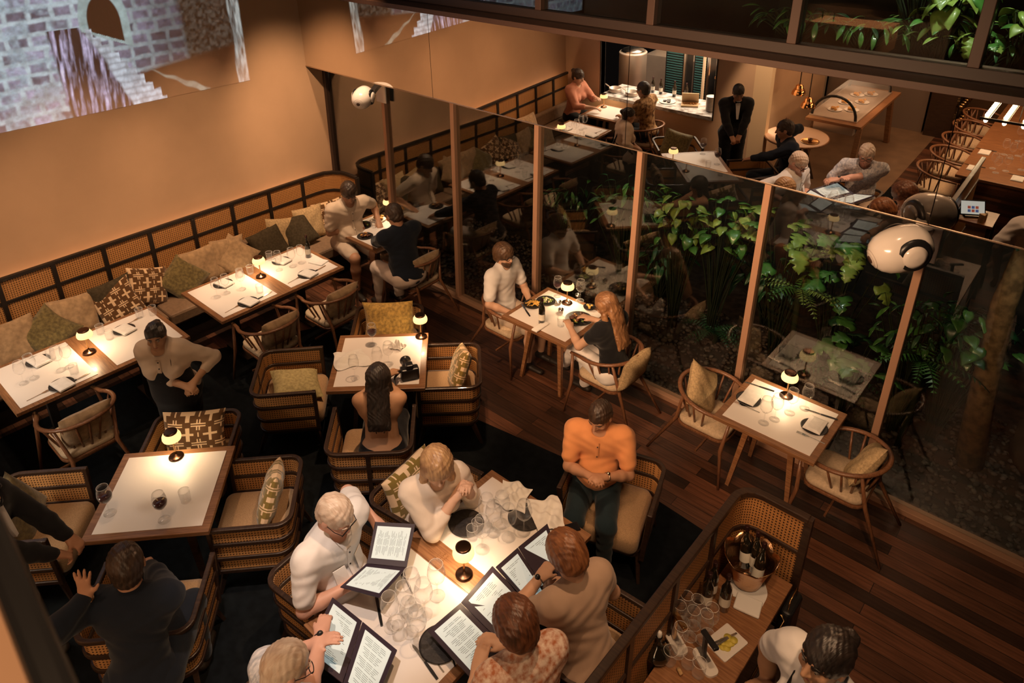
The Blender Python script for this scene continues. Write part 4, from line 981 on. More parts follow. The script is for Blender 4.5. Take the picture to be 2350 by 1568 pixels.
def person(label, head, face, head_z=None, lean=.12, side=0.0, yaw=0, pitch=18, roll=0, wr=None, wl=None, er=None, el=None, curl=(.5, .5), stand=False, s=1.0,
           sk=SK1, top=None, sleeve='short', bot=None, bottype='long', hair='short', hm=H_BRN, fat=0.0, fem=False, vox=.0075, beard=None, specs=None, watch=None, hand_dir=(None, None),
           hand_n=(None, None), group=None, shoe=None, legs=True, cross=False, collar=False, arms=True, fing=(None, None), torso_yaw=0, SC=1.10, polo=False, pocket=False):
    """head = pixel of the head centre or a Vector; face = world direction in degrees; wr / wl = wrist points in world metres"""
    hipz = .93 * s if stand else .54
    SCL = SC
    up = nrm((side, math.sin(lean), math.cos(lean))); P = V3(0, 0, hipz)
    N = P + up * .52 * s; H = N + up * .105 * s + V3(0, .025, .02) * s
    HZ = H[2] * SCL
    hp = at(head[0], head[1], HZ) if len(head) == 2 else Vector(head)
    a = R(face - 90); rot = Matrix.Rotation(a, 3, 'Z'); off = rot @ Vector((H[0], H[1], 0)) * SCL; loc = Vector((hp.x - off.x, hp.y - off.y, 0))
    root = thing('person', label, 'person', loc, a, group)
    inv = rot.transposed()
    root.scale = (SCL,) * 3
    def L(w_): q = inv @ (Vector(w_) - loc) / SCL; return V3(*q)
    ty = R(torso_yaw); fx = V3(math.cos(ty), math.sin(ty), 0); fy = nrm(np.cross(up, fx)); 
    sw = (.165 if fem else .19) * s * (1 + .08 * fat)
    Sr = N - up * .055 * s + fx * sw; Sl = N - up * .055 * s - fx * sw
    def arm(S, W, hint, sgn):
        l1, l2 = .285 * s, .255 * s; d = W - S; D = min(np.linalg.norm(d), (l1 + l2) * .995); W = S + nrm(d) * D
        c = (l1 * l1 - l2 * l2 + D * D) / (2 * D); h = math.sqrt(max(l1 * l1 - c * c, 1e-6)); u = nrm(d)
        hn = V3(*hint) if hint is not None else V3(sgn * .8, -.25, -1.0); hn = hn - u * (hn @ u); return S + u * c + nrm(hn) * h, W
    Wr = L(wr) if wr is not None else (V3(.22, .02, .70) * s if stand else P + V3(.13, .26, .12)); Wl = L(wl) if wl is not None else (V3(-.22, .02, .70) * s if stand else P + V3(-.13, .26, .12))
    Er, Wr = arm(Sr, Wr, er, 1); El, Wl = arm(Sl, Wl, el, -1)
    hx = .095 * s
    if stand:
        K = [V3(hx, .02, .49 * s), V3(-hx, .02, .49 * s)]; A = [V3(hx, -.02, .08), V3(-hx, -.02, .08)]
    else:
        K = [V3(.12, .42 * s, .50), V3(-.12, .42 * s, .50)]; A = [V3(.12, .40 * s, .08), V3(-.12, .40 * s, .08)]
        if cross: K[1] = V3(-.04, .42, .58); A[1] = V3(.10, .66, .22)
    Hp = [P + V3(hx, 0, -.02), P + V3(-hx, 0, -.02)]
    # head frame
    HR = Matrix.Rotation(R(yaw), 3, 'Z') @ Matrix.Rotation(R(-pitch), 3, 'X') @ Matrix.Rotation(R(roll), 3, 'Y'); HR = np.array(HR)
    hs = s * (.97 if fem else 1.0)
    def hh(x, y, z): return H + HR @ (V3(x, y, z) * hs)
    def torso(B, e, k=.05, armlen=0):
        fl = (fy, .68 + .1 * fat)
        B.cap(P + up * .03, P + up * .20 * s, .135 + .02 * fem + .03 * fat + e, .118 + .045 * fat + e, k, fl)
        B.cap(P + up * .18 * s, N - up * .13 * s, .118 + .045 * fat + e, .150 - .012 * fem + .01 * fat + e, k, fl)
        B.cap(Sr - fx * .05 * s, Sl + fx * .05 * s, .062 + e, .062 + e, k, None)
        B.cap(N - up * .13 * s + fx * .09, N - up * .13 * s - fx * .09, .095 + e, .095 + e, k, (fy, .8))
        if fat: B.ell(P + up * .14 * s + fy * (.06 + .03 * fat), (.13 + .03 * fat + e, .10 + .04 * fat + e, .14 + e), k=.06)
        if fem:
            for q in (-1, 1): B.ell(N - up * .20 * s + fx * q * .075 + fy * .085, (.062 + e, .055 + e, .06 + e), k=.04)
        B.ell(P + V3(0, -.01, 0), (.165 + .02 * fat + e, .13 + e, .11 + e), k=.05)
    B = SDF(vox)
    torso(B, 0)
    B.cap(N - up * .06, H - HR @ V3(0, .02, .06) * hs, .062 * s if not fem else .052, .055 * s if not fem else .048, .035)
    for q, S, E, W in ((1, Sr, Er, Wr), (-1, Sl, El, Wl)):
        B.cap(S, S + (E - S) * .5, .058 * s, .046 * s, .04); B.cap(S + (E - S) * .5, E, .046 * s, .040 * s, .02); B.cap(E, E + (W - E) * .35, .041 * s, .040 * s, .02); B.cap(E + (W - E) * .35, W, .040 * s, .027 * s, .02, None)
    if legs:
        for i in (0, 1):
            B.cap(Hp[i], K[i], .085, .058, .05); B.cap(K[i], K[i] + (A[i] - K[i]) * .35, .054, .054, .03); B.cap(K[i] + (A[i] - K[i]) * .35, A[i], .054, .036, .03)
            fd = V3(0, 1, 0); B.cap(A[i] + V3(0, -.03, -.035), A[i] + fd * .15 + V3(0, 0, -.05), .034, .028, .02, ((0, 0, 1), .8))
    # head
    B.ell(hh(0, -.008, .025), (.076 * hs, .096 * hs, .092 * hs), HR, .02)
    B.ell(hh(0, .028, -.035), (.060 * hs, .066 * hs, .082 * hs), HR, .03)
    B.ell(hh(0, .062, -.088), (.028 * hs, .024 * hs, .022 * hs), HR, .025)
    B.cap(hh(0, .086, .022), hh(0, .113, -.022), .008 * hs, .013 * hs, .014)
    for q in (-1, 1):
        B.ell(hh(q * .013, .098, -.026), (.010 * hs, .010 * hs, .008 * hs), HR, .008)
        B.cap(hh(q * .018, .086, .038), hh(q * .052, .070, .036), .008 * hs, .006 * hs, .012)
        B.ell(hh(q * .032, .094, .015), (.017 * hs, .013 * hs, .011 * hs), HR, .012, sub=True)
        B.ell(hh(q * .079, -.004, -.002), (.010 * hs, .020 * hs, .031 * hs), HR, .008)
        B.ell(hh(q * .045, .066, -.018), (.020 * hs, .02 * hs, .018 * hs), HR, .02)
    B.cap(hh(-.020, .087, -.056), hh(.020, .087, -.056), .0075 * hs, .0075 * hs, .008)
    # hands
    hands = []
    if arms:
        for q, E, W, cu, hd, hn, fg in ((1, Er, Wr, curl[0], hand_dir[0], hand_n[0], fing[0]), (-1, El, Wl, curl[1], hand_dir[1], hand_n[1], fing[1])):
            d = nrm(W - E) if hd is None else nrm(inv @ Vector(hd)); n_ = V3(0, 0, -1) if hn is None else V3(*(inv @ Vector(hn))); n_ = nrm(n_ - d * (n_ @ d)); t_ = nrm(np.cross(d, n_)) * q   # thumb side
            t_ = -t_ if (t_ @ (-fx * q)) < 0 and hd is None else t_
            ps = .95 * s
            B.cap(W, W + d * .03 * ps, .026 * s, .030 * s, .02, (n_, .7)); B.cap(W + d * .03 * ps + t_ * .006, W + d * .072 * ps, .037 * ps, .039 * ps, .02, (n_, .38))
            for j, (o_, l_) in enumerate(((.029, .068), (.010, .077), (-.010, .071), (-.028, .055))):
                spread = (fg or .0) * (1.5 - j); b0 = W + d * .086 * ps + t_ * o_ * ps; dd = nrm(d + t_ * spread * .18); p0 = b0; ang = 0; cj = cu * (1 + .12 * j)
                for m_, (fr, r0, r1) in enumerate(((.45, .0095, .0085), (.32, .0085, .0078), (.26, .0078, .0065))):
                    ang += cj * (.55, .75, .5)[m_]; dv = dd * math.cos(ang) + n_ * math.sin(ang); p1 = p0 + dv * l_ * fr * ps * 1.05; B.cap(p0, p1, r0 * ps * 1.05, r1 * ps * 1.05, .004); p0 = p1
            b0 = W + d * .028 * ps + t_ * .026 * ps; sp_ = .9 if fg else .55; p1 = b0 + (d * .6 + t_ * sp_ + n_ * .35 * cu) * .036 * ps; p2 = p1 + (d * .85 + t_ * (sp_ - .35) + n_ * .5 * cu) * .033 * ps
            B.cap(b0, p1, .014 * ps, .0105 * ps, .012); B.cap(p1, p2, .0105 * ps, .0085 * ps, .004); hands.append((W, d, n_, t_))
    V, Q = B.mesh(); np_mesh('body', V, Q, sk, root)
    wr_ = lambda sc, am: (lambda X, Y, Z: am * (np.sin(X * sc + 2.1 * np.sin(Z * sc * .6)) * np.sin(Z * sc * 1.3 + 1.7 * np.sin(Y * sc * .8))))
    # top garment
    if top is not None:
        T = SDF(vox); torso(T, .013)
        T.cap(N - up * .05, N + up * .005, .072, .066, .03)
        fr_ = {'short': .72, 'cap': .42, 'long': 1, 'elbow': 1, 'none': 0}[sleeve]
        for S, E, W in ((Sr, Er, Wr), (Sl, El, Wl)):
            if fr_: T.cap(S, S + (E - S) * fr_, .072 * s + .004, (.064 if fr_ < 1 else .060) * s, .045)
            if sleeve == 'long': T.cap(E, E + (W - E) * .4, .060 * s, .057 * s, .02); T.cap(E + (W - E) * .4, E + (W - E) * .9, .057 * s, .043 * s, .02)
            if sleeve == 'elbow': T.cap(E, E + (W - E) * .45, .054 * s, .048 * s, .02)
        if sleeve == 'none': pass
        # open neckline
        T.ell(hh(0, .0, -.04), (.05, .06, .07), HR, .01, sub=True)
        T.ell(N + up * .02 + fy * .06, (.055, .05, .055), None, .012, sub=True)
        V, Q = T.mesh(wr_(38, .0035)); np_mesh('shirt' if not fem else 'blouse', V, Q, top, root)
        if collar:
            pts = [N + up * (.012 + .012 * math.cos(t)) + fx * .066 * math.sin(t) - fy * (.058 * math.cos(t) - .008) for t in np.linspace(-2.3, 2.3, 15)]
            MB().tube(pts, .012, 8, flat=1.7).build('collar', top, root)
            def front(t, off):
                r_ = V - P; m_ = (np.abs(r_ @ fx - off) < .012) & (np.abs(r_ @ up - t) < .012)
                return None if not m_.any() else P + up * t + fx * off + fy * (r_[m_] @ fy).max()
            ts = [t for t in np.linspace(.46, .06 if not fem else .2, 14) * s]; F_ = [front(t, 0) for t in ts]; F_ = [f for f in F_ if f is not None]
            if polo: F_ = F_[:5]
            if len(F_) > 3:
                mb = MB(); vs = [];
                for f in F_: vs += [Vector(f - fx * .014 + fy * .001), Vector(f + fx * .014 + fy * .001), Vector(f + fx * .014 + fy * .005), Vector(f - fx * .014 + fy * .005)]
                fs = [(a * 4 + k, a * 4 + (k + 1) % 4, a * 4 + 4 + (k + 1) % 4, a * 4 + 4 + k) for a in range(len(F_) - 1) for k in range(4)]
                mb.add(vs, fs, True); pk = mb.build('placket', top, root)
                for f in F_[1::3]: MB().ell(Vector(f + fy * .0065), (.0055, .0055, .0055), 10, 6).build('button', BLKP, pk)
            if pocket:
                for off in (-.075, .075):
                    f = [front(t, off + q) for t, q in ((.36 * s, -.035), (.36 * s, .035), (.27 * s, .035), (.27 * s, -.035))]
                    if all(q is not None for q in f): mb = MB(); n3 = fy * .005; mb.add([Vector(q + fy * .001) for q in f] + [Vector(q + n3) for q in f], [(0, 1, 2, 3), (7, 6, 5, 4), (0, 4, 5, 1), (1, 5, 6, 2), (2, 6, 7, 3), (3, 7, 4, 0)]); mb.build('pocket', top, root)
    if bot is not None and legs:
        T = SDF(max(vox, .009)); T.ell(P + V3(0, -.01, -.01), (.18 + .02 * fat, .145, .11), k=.05); 
        for i in (0, 1):
            e = .6 if bottype == 'shorts' else 1
            T.cap(Hp[i], Hp[i] + (K[i] - Hp[i]) * (.85 if e < 1 else 1), .102, .078, .05)
            if e == 1: T.cap(K[i], K[i] + (A[i] - K[i]) * .95, .072, .056, .03)
        if bottype == 'skirt': T.cap((Hp[0] + Hp[1]) / 2, (K[0] + K[1]) / 2, .15, .15, .05)
        V, Q = T.mesh(wr_(30, .004)); np_mesh('trousers' if bottype == 'long' else bottype, V, Q, bot, root)
    if legs and shoe is not None:
        for i in (0, 1):
            T = SDF(.009); T.cap(A[i] + V3(0, -.035, -.038), A[i] + V3(0, .16, -.05), .040, .034, .02, ((0, 0, 1), .8)); T.cap(A[i] + V3(0, 0, 0), A[i] + V3(0, 0, -.03), .044, .042, .02); V, Q = T.mesh(); np_mesh('shoe', V, Q, shoe, root)
    # hair
    if hair:
        T = SDF(vox * .8); g = {'short': .012, 'bald': .004, 'crop': .008, 'full': .024, 'bob': .024, 'long': .018, 'bun': .012, 'thick': .03}[hair]
        T.ell(hh(0, -.014, .032), ((.077 + g) * hs, (.097 + g) * hs, (.092 + g) * hs), HR, .02)
        if hair in ('full', 'thick'): T.ell(hh(0, .03, .09), (.06 * hs, .05 * hs, .035 * hs), HR, .03); T.ell(hh(0, -.05, -.03), (.082 * hs, .07 * hs, .07 * hs), HR, .03)
        if hair in ('short', 'crop', 'bun', 'bald'): T.ell(hh(0, -.045, -.03), (.070 * hs, .058 * hs, .06 * hs), HR, .02)
        if hair == 'bun': T.ell(hh(0, -.115, .05), (.04 * hs, .04 * hs, .04 * hs), HR, .01)
        if hair in ('bob', 'long'):
            for q in (-1, 1):
                T.cap(hh(q * .065, -.01, .04), hh(q * .088, .02, -.12), .034 * hs, .030 * hs, .03)
                if hair == 'bob': T.cap(hh(q * .088, .02, -.12), hh(q * .085, .035, -.165), .030 * hs, .016 * hs, .02)
            T.cap(hh(0, -.06, .02), hh(0, -.075, -.15), .08 * hs, .06 * hs, .04, (HR @ V3(0, 1, 0), .7))
            if hair == 'long':
                b = N - up * .24 - fy * .145
                for q in (-1, -.33, .33, 1): T.cap(hh(q * .05, -.07, -.08), b + fx * q * .075, .040, .020, .03, (fy, .7))
                T.cap(hh(0, -.07, -.1), b + up * .05, .05, .05, .04, (fy, .5))
        # the face stays clear of hair
        c0 = {'bald': (.30, .245), 'crop': (.27, .212)}.get(hair, (.27, .203))
        T.ell(hh(0, c0[0], -.085 if hair != 'bald' else .02), (.16, c0[1], .175), HR, .008, sub=True)
        if hair in ('short', 'crop', 'bun', 'full', 'thick', 'bald'): T.ell(hh(0, .05, -.09), (.15, .072, .085), HR, .01, sub=True)
        if hair == 'bald': T.ell(hh(0, .04, .11), (.05, .10, .045), HR, .02, sub=True)
        ph = face
        V, Q = T.mesh(lambda X, Y, Z: .0030 * np.sin(X * 150 + Y * 60 + 3 * np.sin(Z * 40) + ph) * np.sin(Y * 140 + X * 50 + 2 * np.sin(Z * 33))); np_mesh('hair', V, Q, hm, root)
    if beard:
        T = SDF(vox); T.ell(hh(0, .040, -.06), (.062 * hs, .062 * hs, .055 * hs), HR, .02); T.ell(hh(0, .060, -.09), (.036 * hs, .034 * hs, .032 * hs), HR, .02)
        T.ell(hh(0, .115, -.02), (.05, .05, .032), HR, .01, sub=True); T.ell(hh(0, .04, .02), (.12, .12, .045), HR, .01, sub=True)
        V, Q = T.mesh(); np_mesh('beard', V, Q, beard, root)
    for q in (-1, 1):
        eb = MB(); eb.k = 0; eb.ell(Vector(hh(q * .031, .080, .014)), (.0125 * hs, .0105 * hs, .009 * hs), 12, 8, Matrix([list(r) for r in HR])); eb.k = 1; eb.ell(Vector(hh(q * .031, .0865, .011)), (.0052 * hs, .005 * hs, .0052 * hs), 10, 6, Matrix([list(r) for r in HR]))
        eb.build('eye', [EYEW, EYED], root)
    for q in (-1, 1): br = MB(); br.tube([Vector(hh(q * .014, .0945, .036)), Vector(hh(q * .033, .0935, .042)), Vector(hh(q * .052, .080, .036))], [.003, .0038, .002], 6); br.build('eyebrow', hm if hair != 'bald' else H_WHT, root)
    lm_ = MB(); lm_.tube([Vector(hh(-.024, .088, -.057)), Vector(hh(-.008, .0955, -.054)), Vector(hh(.008, .0955, -.054)), Vector(hh(.024, .088, -.057))], [.002, .0048, .0048, .002], 6); lm_.build('lips', LIP, root)
    if specs:
        g = MB()
        for q in (-1, 1):
            c = Vector(hh(q * .034, .106, .010)); ex = Vector(HR @ V3(1, 0, 0)); ez = Vector(HR @ V3(0, 0, 1))
            g.tube([c + ex * .027 * math.cos(t) * 1.05 + ez * .020 * math.sin(t) for t in np.linspace(0, 2 * PI, 20)[:-1]], .0022, 6, closed=True)
            g.tube([Vector(hh(q * .062, .104, .012)), Vector(hh(q * .080, .06, .012)), Vector(hh(q * .084, -.01, .006))], .002, 6)
        g.tube([Vector(hh(-.008, .108, .012)), Vector(hh(0, .112, .015)), Vector(hh(.008, .108, .012))], .002, 6); g.build('spectacles', specs, root)
    if watch is not None and arms:
        W, d, n_, t_ = hands[watch[0]]; c = Vector(W - d * .022); 
        MB().tube([c + Vector(n_) * .029 * math.cos(t) + Vector(t_) * .031 * math.sin(t) for t in np.linspace(0, 2 * PI, 20)[:-1]], .0055, 8, closed=True).build('watch_strap', watch[1], root)
        q = Vector(n_) * -.030 + c; MB().ell(q, (.016, .016, .016), 14, 8).build('watch_face', watch[2], root)
    root['hz'] = 0.0; del root['hz']
    return root, (hands, P, N, up, fx, fy)
NAVY = clothm('navy_cloth', (.012, .016, .026)); CREAM = clothm('cream_cloth', (.70, .55, .42)); WHITE = clothm('white_cloth', (.80, .76, .74)); IVORY = clothm('ivory_knit', (.76, .62, .50))
ORANGE = clothm('orange_polo', (.72, .30, .12)); BEIGE = clothm('beige_blouse', (.42, .29, .21)); BLACKC = clothm('black_cloth', (.012, .012, .014)); DENIM = clothm('dark_denim', (.015, .028, .036)); TAN = clothm('tan_cloth', (.58, .46, .36))
FLORAL = mat('floral_print', (.74, .60, .50), .9, col2=(.42, .15, .07), scale=34, detail=5, bump=.2); SHOE = mat('dark_leather', (.02, .014, .01), .5); CHECK = mat('striped_shirt', (.70, .68, .70), .9, col2=(.36, .38, .44), scale=60, stretch=(1, .05, 1)); BLUSH = clothm('blush_cloth', (.52, .22, .14))
PRINTD = mat('leaf_print_cloth', (.50, .30, .14), .9, col2=(.10, .045, .02), scale=22)
BLK_M = mat('black_metal', (.01, .01, .01), .3, .5); STEELM = mat('watch_steel', (.5, .4, .3), .25, 1)
HERO = .0062
# diners at the corner table
person('person in a cream shirt seated on the banquette, looking down at plates', (800, 442), -12, lean=.20, yaw=-12, pitch=34, wr=(1.12, -.62, .80), wl=(1.22, -.28, .80), top=CREAM, collar=True, bot=TAN, bottype='shorts', hm=H_DK, fat=.55, watch=(0, BRASS, BRASS), shoe=SHOE, sk=SK2)
person('person in a navy jacket and pale trousers seen from behind at the corner table', (905, 494), 172, lean=.28, pitch=30, wr=(1.62, -.32, .80), wl=(1.60, -.66, .80), top=NAVY, sleeve='long', bot=clothm('pale_trousers', (.62, .50, .42)), hm=H_DK, hair='crop', fat=.3, shoe=SHOE, sk=SK2)
# couple by the glass
person('person with beard and glasses in a white T-shirt by the glass partition', (1156, 586), 4, lean=-.06, yaw=-8, pitch=4, roll=0, wr=at(1175, 720, .66), wl=at(1215, 690, .70), top=WHITE, sleeve='short', bot=TAN, bottype='shorts', hair='full', hm=H_BRN, beard=H_BRN, specs=BLK_M, SC=1.0, shoe=SHOE, sk=SK1)
person('person with very long honey hair in a dark top eating by the glass', (1392, 702), 178, lean=.16, pitch=32, yaw=6, wr=(4.60, -.40, .83), wl=(4.52, -.66, .83), top=BLACKC, sleeve='cap', SC=1.0, fem=True, bot=WHITE, hair='long', hm=H_LB, sk=SK1, cross=True, shoe=SHOE)
# dark-haired person at the middle table
w_, _h = person('person with long black hair and bare back seen from behind at the camera table', (868, 868), 136, lean=.10, pitch=14, wr=(3.52, -2.30, .81), wl=(3.72, -2.08, .81), SC=.98, fem=True, hair='long', hm=H_BLK, sk=SKH, bot=BLACKC, vox=HERO, hand_dir=(None, None))
def vv(a): return Vector([float(q) for q in a])
_, P, N, up, fx, fy = _h
for q in (-1, 1): MB().tube([vv(N - up * .10 + fx * q * .10 + fy * .12), vv(N - up * .005 + fx * q * .105 + fy * .0), vv(N - up * .12 + fx * q * .085 - fy * .105), vv(N - up * .30 + fx * q * .03 - fy * .115)], .004, 6).build('dress_strap', BLACKC, w_)
# six at the big table
person('person with shoulder-length blond hair in an ivory jumper, hands clasped', (1003, 1072), -20, lean=.22, pitch=22, yaw=-14, wr=at(1046, 1140, 1.0), wl=at(1074, 1124, 1.0), er=(.35, .5, -1), el=(-.35, .5, -1), SC=1.06, top=IVORY, sleeve='elbow', fem=True, hair='bob', hm=H_BLD, sk=SK1, bot=TAN, vox=HERO, curl=(.9, .9))
person('person in an orange polo shirt and dark jeans with clasped hands', (1378, 955), -62, lean=.02, pitch=30, yaw=-22, wr=at(1352, 1092, .84), wl=at(1388, 1096, .84), er=(.8, -.5, -.8), el=(-.8, -.5, -.8), SC=.98, top=ORANGE, collar=True, polo=True, bot=DENIM, hm=H_DK, hair='crop', fat=.35, sk=SK2, vox=HERO, watch=(1, STEELM, STEELM), curl=(.8, .8), shoe=SHOE)
person('person with grey hair and black glasses in a white short-sleeved shirt reading a menu', (768, 1182), 10, lean=.14, pitch=36, yaw=6, wr=at(800, 1345, .86), wl=at(862, 1196, .90), top=WHITE, collar=True, pocket=True, bot=TAN, hair='crop', hm=H_WHT, fat=.9, sk=SK3, specs=BLK_M, vox=HERO, curl=(.8, .7), shoe=SHOE)
person('person with white hair and striped shirt at the bottom edge holding a menu', (655, 1532), 75, lean=.18, pitch=26, wr=at(742, 1440, 1.0), wl=at(722, 1478, 1.0), top=CHECK, hair='crop', hm=H_WHT, sk=SK3, bot=TAN, fat=.3, vox=HERO, specs=BLK_M, watch=(0, BLKP, BLKP), curl=(.6, .4))
person('person with auburn hair and beige blouse bent over a menu', (1302, 1276), 168, lean=.30, pitch=44, yaw=-4, wr=at(1300, 1340, .84), wl=at(1240, 1325, .92), el=(-1, .2, -.5), top=BEIGE, sleeve='cap', fem=True, hair='full', hm=H_AUB, sk=SK1, bot=BLACKC, vox=HERO, watch=(1, SILVER, BLKP), curl=(.8, 1.0))
person('person with dark auburn curls and floral print top holding a menu', (1184, 1438), 160, lean=.24, pitch=30, wr=at(1160, 1480, .88), wl=at(1095, 1540, .90), top=FLORAL, sleeve='cap', fem=True, hair='thick', hm=H_RED, sk=SK1, bot=BLACKC, vox=HERO, fat=.3)
# lower left pair
person('person in a navy suit raising an open hand with a wristwatch at lower left', (290, 1300), 138, lean=.16, pitch=14, yaw=20, wr=(4.02, -4.55, .78), wl=at(197, 1368, 1.22), el=(-.6, -.4, -1), top=NAVY, sleeve='long', bot=NAVY, hair='crop', hm=H_DK, sk=SK2, vox=HERO, watch=(1, BRASS, BRASS), hand_dir=(None, (-.05, .1, 1)), hand_n=(None, (-.6, .75, 0)), curl=(.6, .02), fing=(None, .9), shoe=SHOE)
w_, _h = person('person in a black suit and bow tie standing with clasped hands at the left edge', Vector((3.60, -5.16, 0)), 52, stand=True, s=.90, lean=.10, pitch=34, wr=(3.80, -4.86, .90), wl=(3.76, -4.80, .92), el=(-1, -.3, -.4), er=(1, -.3, -.4), top=BLACKC, sleeve='long', bot=BLACKC, hair='crop', hm=H_BLK, sk=SK2, curl=(.9, .9), shoe=SHOE)
def vv(a): return Vector([float(q) for q in a])
_, P, N, up, fx, fy = _h
sf = MB()
for d_ in (.118, .10): sf.add([vv(N + up * .01 - fx * .035 + fy * (d_ - .03)), vv(N + up * .01 + fx * .035 + fy * (d_ - .03)), vv(N - up * .22 + fx * .012 + fy * (d_ + .035)), vv(N - up * .22 - fx * .012 + fy * (d_ + .035))], [])
sf.f = [(0, 3, 2, 1), (4, 5, 6, 7), (0, 1, 5, 4), (1, 2, 6, 5), (2, 3, 7, 6), (3, 0, 4, 7)]; sf.mi = [0] * 6; sf.sm = [False] * 6; sf.build('shirt_front', WHITE, w_)
bt = MB(); c_ = N + up * .005 + fy * .098
for q in (-1, 1): bt.add([vv(c_), vv(c_ + fx * q * .045 + up * .02), vv(c_ + fx * q * .045 - up * .02), vv(c_ + fy * .012)], [(0, 1, 2), (3, 2, 1), (0, 3, 1), (0, 2, 3)])
bt.ell(vv(c_ + fy * .008), (.009, .009, .010)); bt.build('bow_tie', BLACKC, w_)
# serving staff
w_, _h = person('person in a pale shirt and dark apron standing by the left edge table', (358, 772), -48, stand=True, s=.84, lean=.20, pitch=10, yaw=14, roll=0, wr=at(424, 886, 1.02), wl=at(448, 874, 1.04), er=(1, -.2, -.8), el=(-1, -.2, -.8), top=CREAM, sleeve='elbow', bot=BLACKC, hair='bun', hm=H_BLK, sk=SKH, fem=True, curl=(.9, .6), shoe=SHOE, collar=True)
def apron(w_, _h, bib=True):
    _, P, N, up, fx, fy = _h
    if bib: T = SDF(.010); T.cap(P + up * .0 + fy * .03, P + up * .17 + fy * .035, .172, .160, .03, (fy, .86)); T.cap(P + fy * .04, P - V3(0, 0, .3) + fy * .05, .16, .15, .04, (fy, .6)); V, Q = T.mesh(); np_mesh('apron', V, Q, BLACKC, w_)
    for q in (-1, 1): MB().tube([vv(P + up * .22 + fx * q * .085 + fy * .135), vv(N - up * .16 + fx * q * .09 + fy * .128), vv(N - up * .04 + fx * q * .085 + fy * .075), vv(N + up * .022 + fx * q * .08), vv(N - up * .06 + fx * q * .08 - fy * .085), vv(N - up * .28 + fx * q * .03 - fy * .11)], .011, 6, flat=.5).build('apron_strap', BLACKC, w_)
apron(w_, _h)
w_, _h = person('person with dark hair and white shirt reaching to the service table at bottom right', (1895, 1512), 246, stand=True, s=1.0, lean=.12, pitch=2, yaw=0, wr=at(1760, 1590, 1.0), wl=at(1700, 1556, .98), el=(-.3, .3, -1), top=WHITE, sleeve='short', bot=BLACKC, hair='bun', hm=H_BLK, sk=SKH, fem=True, curl=(.4, .3), shoe=SHOE, vox=HERO)
apron(w_, _h)
# seen only in the mirror
person('person with dark hair in a blush blouse on the banquette, mirrored at top', Vector((.66, -5.22, 0)), 0, lean=.12, pitch=20, wr=(1.02, -5.28, .95), wl=(1.05, -5.1, .84), top=BLUSH, sleeve='elbow', fem=True, hair='bun', hm=H_DK, bot=BLACKC, vox=.009)
person('person in a leaf-printed shirt on a spindle chair, mirrored at top', Vector((1.98, -5.20, 0)), 180, lean=.14, pitch=14, wr=(1.66, -5.05, .82), wl=(1.66, -5.42, .82), top=PRINTD, hair='crop', hm=H_BLK, sk=SK2, bot=BLACKC, vox=.009)
# ------------------------------------------------------------------ things on the tables
def T_(px, py, z=TZ): return at(px, py, z)
wg = make_wine_glass(); wgr = make_wine_glass(True); tb = make_tumbler(); fk = make_fork(); kn = make_knife(); pl_ = make_setting_plate()
nk = tag(make_napkin().build('folded_napkin', NAPK, bevel=.002), 'x', 'napkin'); nk.scale = (1.25, 1.25, 1.1); bt_ = make_bottle()
def glasses(pts, where, group, s=1.1):
    L = []
    for px, py in pts: g = inst(wg, T_(px, py), random.uniform(0, 6)); g.scale = (s * random.uniform(.96, 1.08),) * 3; L.append(g)
    family(L, 'clear empty', 'wine glass', 'wine glasses', where, group)
def tumblers(pts, where, group):
    L = [inst(tb, T_(px, py), 0) for px, py in pts]; family(L, 'clear water', 'tumbler', 'tumblers', where, group)
def setting(px, py, rz, lab, nap=True):
    p = T_(px, py); inst(pl_, p, 0, 'round black plate ' + lab)
    if nap: inst(nk, p + Vector((.02 * math.cos(rz), .02 * math.sin(rz), .0115)), rz, 'folded white napkin ' + lab)
def forkp(px, py, rz, lab): inst(fk, T_(px, py), R(rz), 'silver fork ' + lab)
def knifep(px, py, rz, lab): inst(kn, T_(px, py), R(rz), 'black-handled knife ' + lab)
W1 = 'on the banquette table with the bottle'; W0 = 'on the left edge banquette table'
glasses([(499, 682), (521, 673), (556, 664), (641, 620), (672, 612), (692, 604)], W1, 'wine glasses on the bottle table')
tumblers([(551, 636), (575, 628), (619, 596), (597, 672), (640, 606)], W1, 'tumblers on the bottle table')
setting(512, 652, .2, 'on the bottle table, wall side left'); setting(569, 694, .2, 'on the bottle table, front left'); setting(645, 600, .2, 'on the bottle table, wall side right'); setting(705, 630, .2, 'on the bottle table, front right')
inst(nk, T_(731, 602) , .3, 'white napkin lying near the bottle at the far table end')
forkp(538, 707, 8, 'left of the front left napkin on the bottle table'); forkp(679, 641, 8, 'left of the front right napkin on the bottle table'); knifep(603, 681, 8, 'beside the front left napkin on the bottle table'); knifep(729, 620, 8, 'beside the front right napkin on the bottle table')
b = inst(bt_, T_(708, 590), 0, 'dark swing-top water bottle on the middle banquette table'); b.scale = (.9, .9, .95)
glasses([(79, 868), (55, 880), (140, 850), (160, 842)], W0, 'wine glasses on the left edge table'); tumblers([(120, 825), (232, 766), (253, 778), (322, 728), (352, 722), (172, 858)], W0, 'tumblers on the left edge table')
setting(142, 884, .15, 'at the front of the left edge table'); setting(88, 830, .15, 'at the wall side of the left edge table'); setting(285, 758, .2, 'beside the lamp of the left edge table'); forkp(94, 905, 5, 'at the left edge of the photo'); knifep(176, 872, 8, 'beside the napkin on the left edge table'); forkp(305, 738, 10, 'behind the standing apron wearer on the table')
